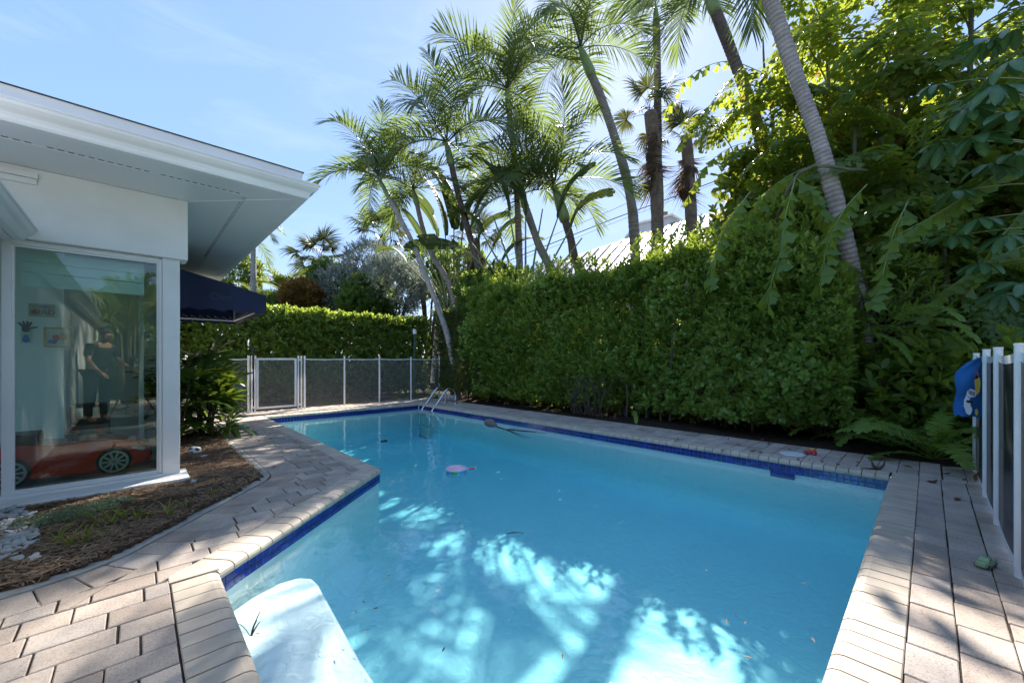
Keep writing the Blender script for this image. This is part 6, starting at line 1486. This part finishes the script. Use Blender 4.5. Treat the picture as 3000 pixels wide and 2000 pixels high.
# litter: leaves on paving and water
DL = [np_mesh('fallen_leaf', lf(.07, .03, .5 * k - .3, -.2 + .2 * k)[0], [lf(.07, .03)[1]], M['deadleaf'], False, {'tint': np.full(6, .2 + .3 * k)}) for k in range(3)]
LIT = [(1130, 1172), (1960, 1262), (1975, 1290), (1990, 1288), (2010, 1275), (2045, 1268), (2060, 1295), (2095, 1300), (2110, 1318), (2130, 1285), (2170, 1305), (2190, 1280), (2195, 1320), (2215, 1302), (2235, 1325), (2250, 1300), (2320, 1315), (2340, 1348), (2370, 1345), (2410, 1353), (2450, 1360), (2465, 1338), (2520, 1357), (2712, 1409), (2728, 1408), (2645, 1361), (1795, 1233), (1700, 1215), (1620, 1206), (1215, 1166), (1230, 1167), (1165, 1178), (640, 1310), (695, 1318), (800, 1365), (2815, 1460), (2760, 1385), (2830, 1402)]
for k, (u, v) in enumerate(LIT):
    p = onz(u, v, .006); o = link('fallen_leaf', DL[k % 3]); o.location = p; o.rotation_euler = (U(-.2, .2), U(-.25, .1), U(0, 6.28)); s = U(.6, 1.25) * (1 if u > 1500 else .9); o.scale = (s, s, s)
    tag(o, 'dry brown leaf lying on the paving round the pool', 'leaf', 'fallen leaves on the paving')
for k, (u, v, s) in enumerate([(1271, 1324, 1.0), (1540, 1563, .6), (1110, 1780, .5), (1142, 1680, .6), (1295, 1909, .5), (1648, 1911, .5), (2130, 1825, .5), (2178, 1918, .5), (2180, 1825, .4), (2350, 1707, .5), (1085, 1843, .5), (2070, 1672, .4), (1040, 1785, .45), (2388, 1880, .5), (1060, 1760, .35), (2330, 1685, .35), (1700, 1530, .3), (1350, 1400, .3)]):
    p = onz(u, v, WZ + .004); o = link('floating_leaf', DL[k % 3]); o.location = p; o.rotation_euler = (0, 0, U(0, 6.28)); o.scale = (s, s * .6, s * .6)
    tag(o, 'dark leaf scrap floating on the pool water', 'leaf', 'leaf scraps on the water')
# floating palm boot with fronds
P = [onz(u, v, WZ + .01) for u, v in ((1420, 1238), (1437, 1243), (1455, 1249), (1480, 1257), (1512, 1262))]
e = empty('palm_flower_stalk', tuple(P[0]), 'brown palm boot with a long dark branched stalk floating by the right wall', 'palm debris'); off = P[0]
mb = MB(); mb.tube(smooth_path([P[0] - off, P[1] - off + UP * .03, P[2] - off + UP * .01], 9), [.01, .05, .075, .085, .085, .075, .06, .04, .018], 9); part(mb, 'boot', pr('boot_brown', (.22, .17, .14), .8, var=.5, nscale=30), e, smooth=True)
for k, (u, v) in enumerate([(1600, 1269), (1575, 1263), (1552, 1282), (1536, 1283), (1520, 1255), (1570, 1265)]):
    q = onz(u, v, WZ + .004) - off; mb = MB(); mb.tube(smooth_path([P[2] - off, P[3] - off, (P[3] - off) * .6 + q * .4, q], 10), np.linspace(.013, .003, 10), 5); part(mb, 'strand', M['deadleaf'], e)
# curved palm spathe on the coping, dry leaf by the fence, log behind the fence, twig on the water
e = empty('palm_spathe', tuple(onz(2570, 1372, .012)), 'dark curved palm spathe lying on the coping corner', 'palm debris')
pt = lambda u, v, h: onz(u, v + h * 0, .0) - np.array(onz(2570, 1372, .0))
A = onz(2555, 1375, .012) - np.array(e.location); ex = (onz(2600, 1375, 0) - onz(2555, 1375, 0))
mb = MB(); mb.tube(smooth_path([np.array([0, 0, .09]) - ex * .38, np.array([0, 0, .03]) - ex * .25, ex * .05, ex * .40 + UP * .035, ex * .5 + UP * .095], 16), [.003, .006, .009, .012, .015, .017, .018, .018, .017, .015, .013, .011, .009, .007, .005, .003], 8); mb.tube(smooth_path([-ex * 1.1 + UP * .004, -ex * .5, ex * .1], 8), np.linspace(.003, .012, 8), 6)
mb.build('husk', M['bark_dark'], e, smooth=True)
p = onz(2855, 1410, .008); o = link('dry_leaf', np_mesh('dry_leaf', lf(.22, .07, .8, -.25)[0], [lf(.2, .07)[1]], M['deadleaf'], False, {'tint': np.full(6, .85)})); o.location = p; o.rotation_euler = (0, -.1, rad(-20)); tag(o, 'large curled brown leaf at the foot of the right fence', 'leaf')
a, b = onz(1092, 1166, .05), onz(1150, 1164, .05); tag(MB().tube([a, (a + b) / 2 + UP * .02, b], [.045, .05, .035], 8).build('log', M['bark_dark'], smooth=True), 'short brown log lying on the grass behind the far fence', 'log')
a = onz(1480, 1563, WZ + .004); b = onz(1538, 1561, WZ + .004); tag(MB().tube(smooth_path([a, (a + b) / 2 + FW * .02, b], 6), [.001, .004, .005, .004, .003, .001], 5).build('floating_twig', M['bark_dark']), 'thin dark palm sliver floating in mid pool', 'twig')
e = empty('leaf_tuft', tuple(onz(735, 1862, WZ)), 'dark spiky leaf tuft stuck on the pool wall near the coping', 'leaf'); link('spikes', tuft(None, 9, .10, .008, 77, .5, M['deadleaf'], 'spikes', el=(20, 85)), e)
e = empty('sunken_toy', (0, 0, 0), 'dark red toy lying under water near the far end of the pool', 'toy'); p = onz(1125, 1292, WZ - .30); part(MB().obox(p, (.06, -.02, 0), (.014, .035, 0), (0, 0, .014)).obox(p + np.array([.05, .04, 0]), (.025, .012, 0), (-.012, .02, 0), (0, 0, .015)), 'hull', pr('dull_red', (.22, .02, .025), .5), e, bevel=.01)
p = onz(2233, 1289, .01); e = empty('fallen_flower', tuple(p), 'bright pink fallen flower on the walkway edge by the hedge', 'flower'); pk = leaf_mat('pink_petal', (.45, .02, .12), (.6, .05, .2), (.5, .05, .15))
for k in range(5): link('petal', np_mesh('petal', lf(.03, .024, .3, -.3)[0], [lf(.03, .024)[1]], pk, False, {'tint': np.full(6, .5)}), e, M=Matrix.Rotation(k * 1.257, 4, 'Z') @ Matrix.Rotation(-.5, 4, 'Y'))
# clear plastic roll behind the ladder
e = empty('plastic_roll', (6.35, 9.25, .09), 'clear plastic sheeting roll behind the pool ladder', 'plastic sheet')
mp = N('clear_plastic'); mp_ = mp.done(mp.n('MixShader', i0=mp.ramp(mp.noise(25.0, 4.0), [(.35, .25), (.65, .75)]), i1=mp.n('BsdfTransparent').outputs[0], i2=prin(mp, (.45, .47, .52), .12, .6)).outputs[0])
f = fnoise(4, 6, 8, 20); Pp = [np.array([.05 * math.sin(t * 6), -.28 + .56 * t, .01 * math.sin(t * 14)]) for t in np.linspace(0, 1, 16)]
mb = MB(); mb.tube(Pp, [.085 + .018 * math.sin(i * 2.1) for i in range(16)], 14); mb.build('sheet', mp_, e, smooth=True)

# ------------------------------------------------------------------ photographer and tripod, seen only as a reflection in the window
tr_ = empty('tripod', (0, 0, 0), 'camera tripod beside the pool corner, mirrored in the window', 'tripod')
c0 = np.array([-.045 * FW[0] * 2, -.045 * FW[1] * 2, 0]);
for k, a in enumerate((100, 220, 340)):
    d_ = np.array([math.cos(rad(a)), math.sin(rad(a)), 0]); mb = MB(); mb.tube([c0 + np.array([0, 0, .86]), c0 + d_ * .22 + np.array([0, 0, .43]), c0 + d_ * .42 + np.array([0, 0, .0])], [.016, .014, .010], 8); part(mb, 'leg', 'black', tr_)
part(MB().tube([c0 + UP * .70, c0 + UP * 1.04], .014, 8).tube([c0 + UP * 1.04, c0 + UP * 1.085], .03, 10), 'head', 'black', tr_)
cb = empty('camera_body', (0, 0, 0), 'black camera on the tripod, mirrored in the window', 'camera'); part(MB().obox(CP - FW * .13 - UP * .01, RT * .065, FW * .03, UP * .05), 'body', 'black', cb, bevel=.01)
mb = MB(); mb.tube([CP - FW * .10, CP - FW * .03], .036, 14); part(mb, 'lens', 'black', cb)
def skin(name, verts, edges, radii, mat, parent, sub=2):
    me = bpy.data.meshes.new(name); me.from_pydata(verts, edges, []); me.materials.append(mat); o = link(name, me, parent)
    m_ = o.modifiers.new('skin', 'SKIN'); m_.use_smooth_shade = True
    for sv_, r_ in zip(me.skin_vertices[0].data, radii): sv_.radius = (r_, r_) if np.isscalar(r_) else r_
    me.skin_vertices[0].data[0].use_root = True
    s_ = o.modifiers.new('sub', 'SUBSURF'); s_.levels = sub; s_.render_levels = sub
    return o
ps = empty('person', (-.52, -.42, 0), 'man in dark shirt and trousers bending over the tripod, mirrored in the window', 'person', rz=AZ - rad(90))
skn = pr('skin', (.45, .25, .17), .5, var=.06); shirt = pr('dark_shirt', (.02, .035, .03), .8); trs = pr('dark_trousers', (.015, .018, .03), .85); hair = pr('greying_hair', (.12, .10, .09), .8)
# local axes: +y towards the pool
hip, chest, neck, head = (0, 0, .95), (0, .06, 1.32), (0, .12, 1.48), (0, .20, 1.60)
skin('body', [hip, (0, .03, 1.12), chest, (0, .10, 1.43), neck, (0, .165, 1.545), (0, .205, 1.61), (0, .225, 1.66), (.17, .08, 1.40), (.25, .16, 1.14), (.24, .34, 1.02), (.235, .42, 1.00), (-.17, .08, 1.40), (-.27, .14, 1.15), (-.25, .28, .98), (-.245, .34, .93), (.10, 0, .90), (.12, .02, .50), (.12, -.02, .08), (.13, .13, .04), (-.10, 0, .90), (-.13, .02, .50), (-.13, -.02, .08), (-.14, .13, .04)],
     [(0, 1), (1, 2), (2, 3), (3, 4), (4, 5), (5, 6), (6, 7), (3, 8), (8, 9), (9, 10), (10, 11), (3, 12), (12, 13), (13, 14), (14, 15), (0, 16), (16, 17), (17, 18), (18, 19), (0, 20), (20, 21), (21, 22), (22, 23)],
     [.13, .13, .14, .10, .055, .07, .085, .06, .055, .042, .033, .028, .055, .042, .033, .028, .085, .06, .042, .035, .085, .06, .042, .035], skn, ps)
skin('shirt', [(0, 0, .93), (0, .03, 1.12), (0, .06, 1.32), (0, .10, 1.43), (.18, .08, 1.40), (.25, .15, 1.19), (-.18, .08, 1.40), (-.27, .13, 1.20)], [(0, 1), (1, 2), (2, 3), (3, 4), (4, 5), (3, 6), (6, 7)], [.16, .155, .165, .115, .075, .065, .075, .065], shirt, ps)
skin('trousers', [(0, 0, .97), (.10, 0, .88), (.12, .02, .50), (.12, -.02, .10), (-.10, 0, .88), (-.13, .02, .50), (-.13, -.02, .10)], [(0, 1), (1, 2), (2, 3), (0, 4), (4, 5), (5, 6)], [.15, .11, .085, .07, .11, .085, .07], trs, ps)
bm = bmesh.new(); bmesh.ops.create_uvsphere(bm, u_segments=16, v_segments=10, radius=.1)
for v in bm.verts: v.co = Vector((v.co.x * .86, v.co.y * 1.0 + .18, v.co.z * .9 + 1.655)) if v.co.z > -.02 else Vector((v.co.x * .8, min(v.co.y * .9, .0) + .16, v.co.z * .7 + 1.655))
me = bpy.data.meshes.new('hair'); bm.to_mesh(me); bm.free(); me.materials.append(hair); me.polygons.foreach_set('use_smooth', [True] * len(me.polygons)); link('hair', me, ps)
mb = MB(); mb.obox((0, .305, 1.60), (.012, 0, 0), (0, .012, .006), (0, -.004, .024)); mb.build('nose', skn, ps, bevel=.006)
for sx, base in ((1, (.235, .42, 1.0)), (-1, (-.245, .34, .93))):
    vs_ = [(base[0], base[1], base[2]), (base[0], base[1] + .05, base[2] - .03)]; ed = [(0, 1)]; rd = [.026, .03]
    for k in range(4):
        i = len(vs_); x = base[0] + (k - 1.5) * .019; l = (.075, .085, .08, .062)[k]
        vs_ += [(x, base[1] + .085, base[2] - .05), (x, base[1] + .085 + l * .5, base[2] - .075), (x, base[1] + .09 + l * .8, base[2] - .115)]; ed += [(1, i), (i, i + 1), (i + 1, i + 2)]; rd += [.0095, .0085, .0075]
    i = len(vs_); vs_ += [(base[0] - sx * .045, base[1] + .04, base[2] - .03), (base[0] - sx * .06, base[1] + .08, base[2] - .06)]; ed += [(0, i), (i, i + 1)]; rd += [.011, .009]
    skin('hand', vs_, ed, rd, skn, ps, 1)
# garden behind the lens, mirrored in the window glass
bh = empty('hedge', (0, 0, 0), 'dark hedge behind the photographer, mirrored in the green window', 'hedge')
a_ = hedge_points(quad_face((-.7, -6.2), (3.2, -6.2), .05, lambda u: 3.3 + .3 * np.sin(u * 9), (0, 1, 0)), 1400, .3, 90, .25)
leaf_mass(bh, M['hedgeleaf'], [sprig(950 + k, 8, .17, .075, .3, .15, (10, 80)) for k in range(3)], a_[0], a_[1], U(.9, 1.4, 1400))
areca('areca palm behind the photographer, mirrored in the green window', (-.1, -4.2, 3.2), 16, 1.0, 31)
areca('lower areca palm behind the photographer, mirrored at the window middle', (1.2, -5.0, 2.3), 14, .9, 32)
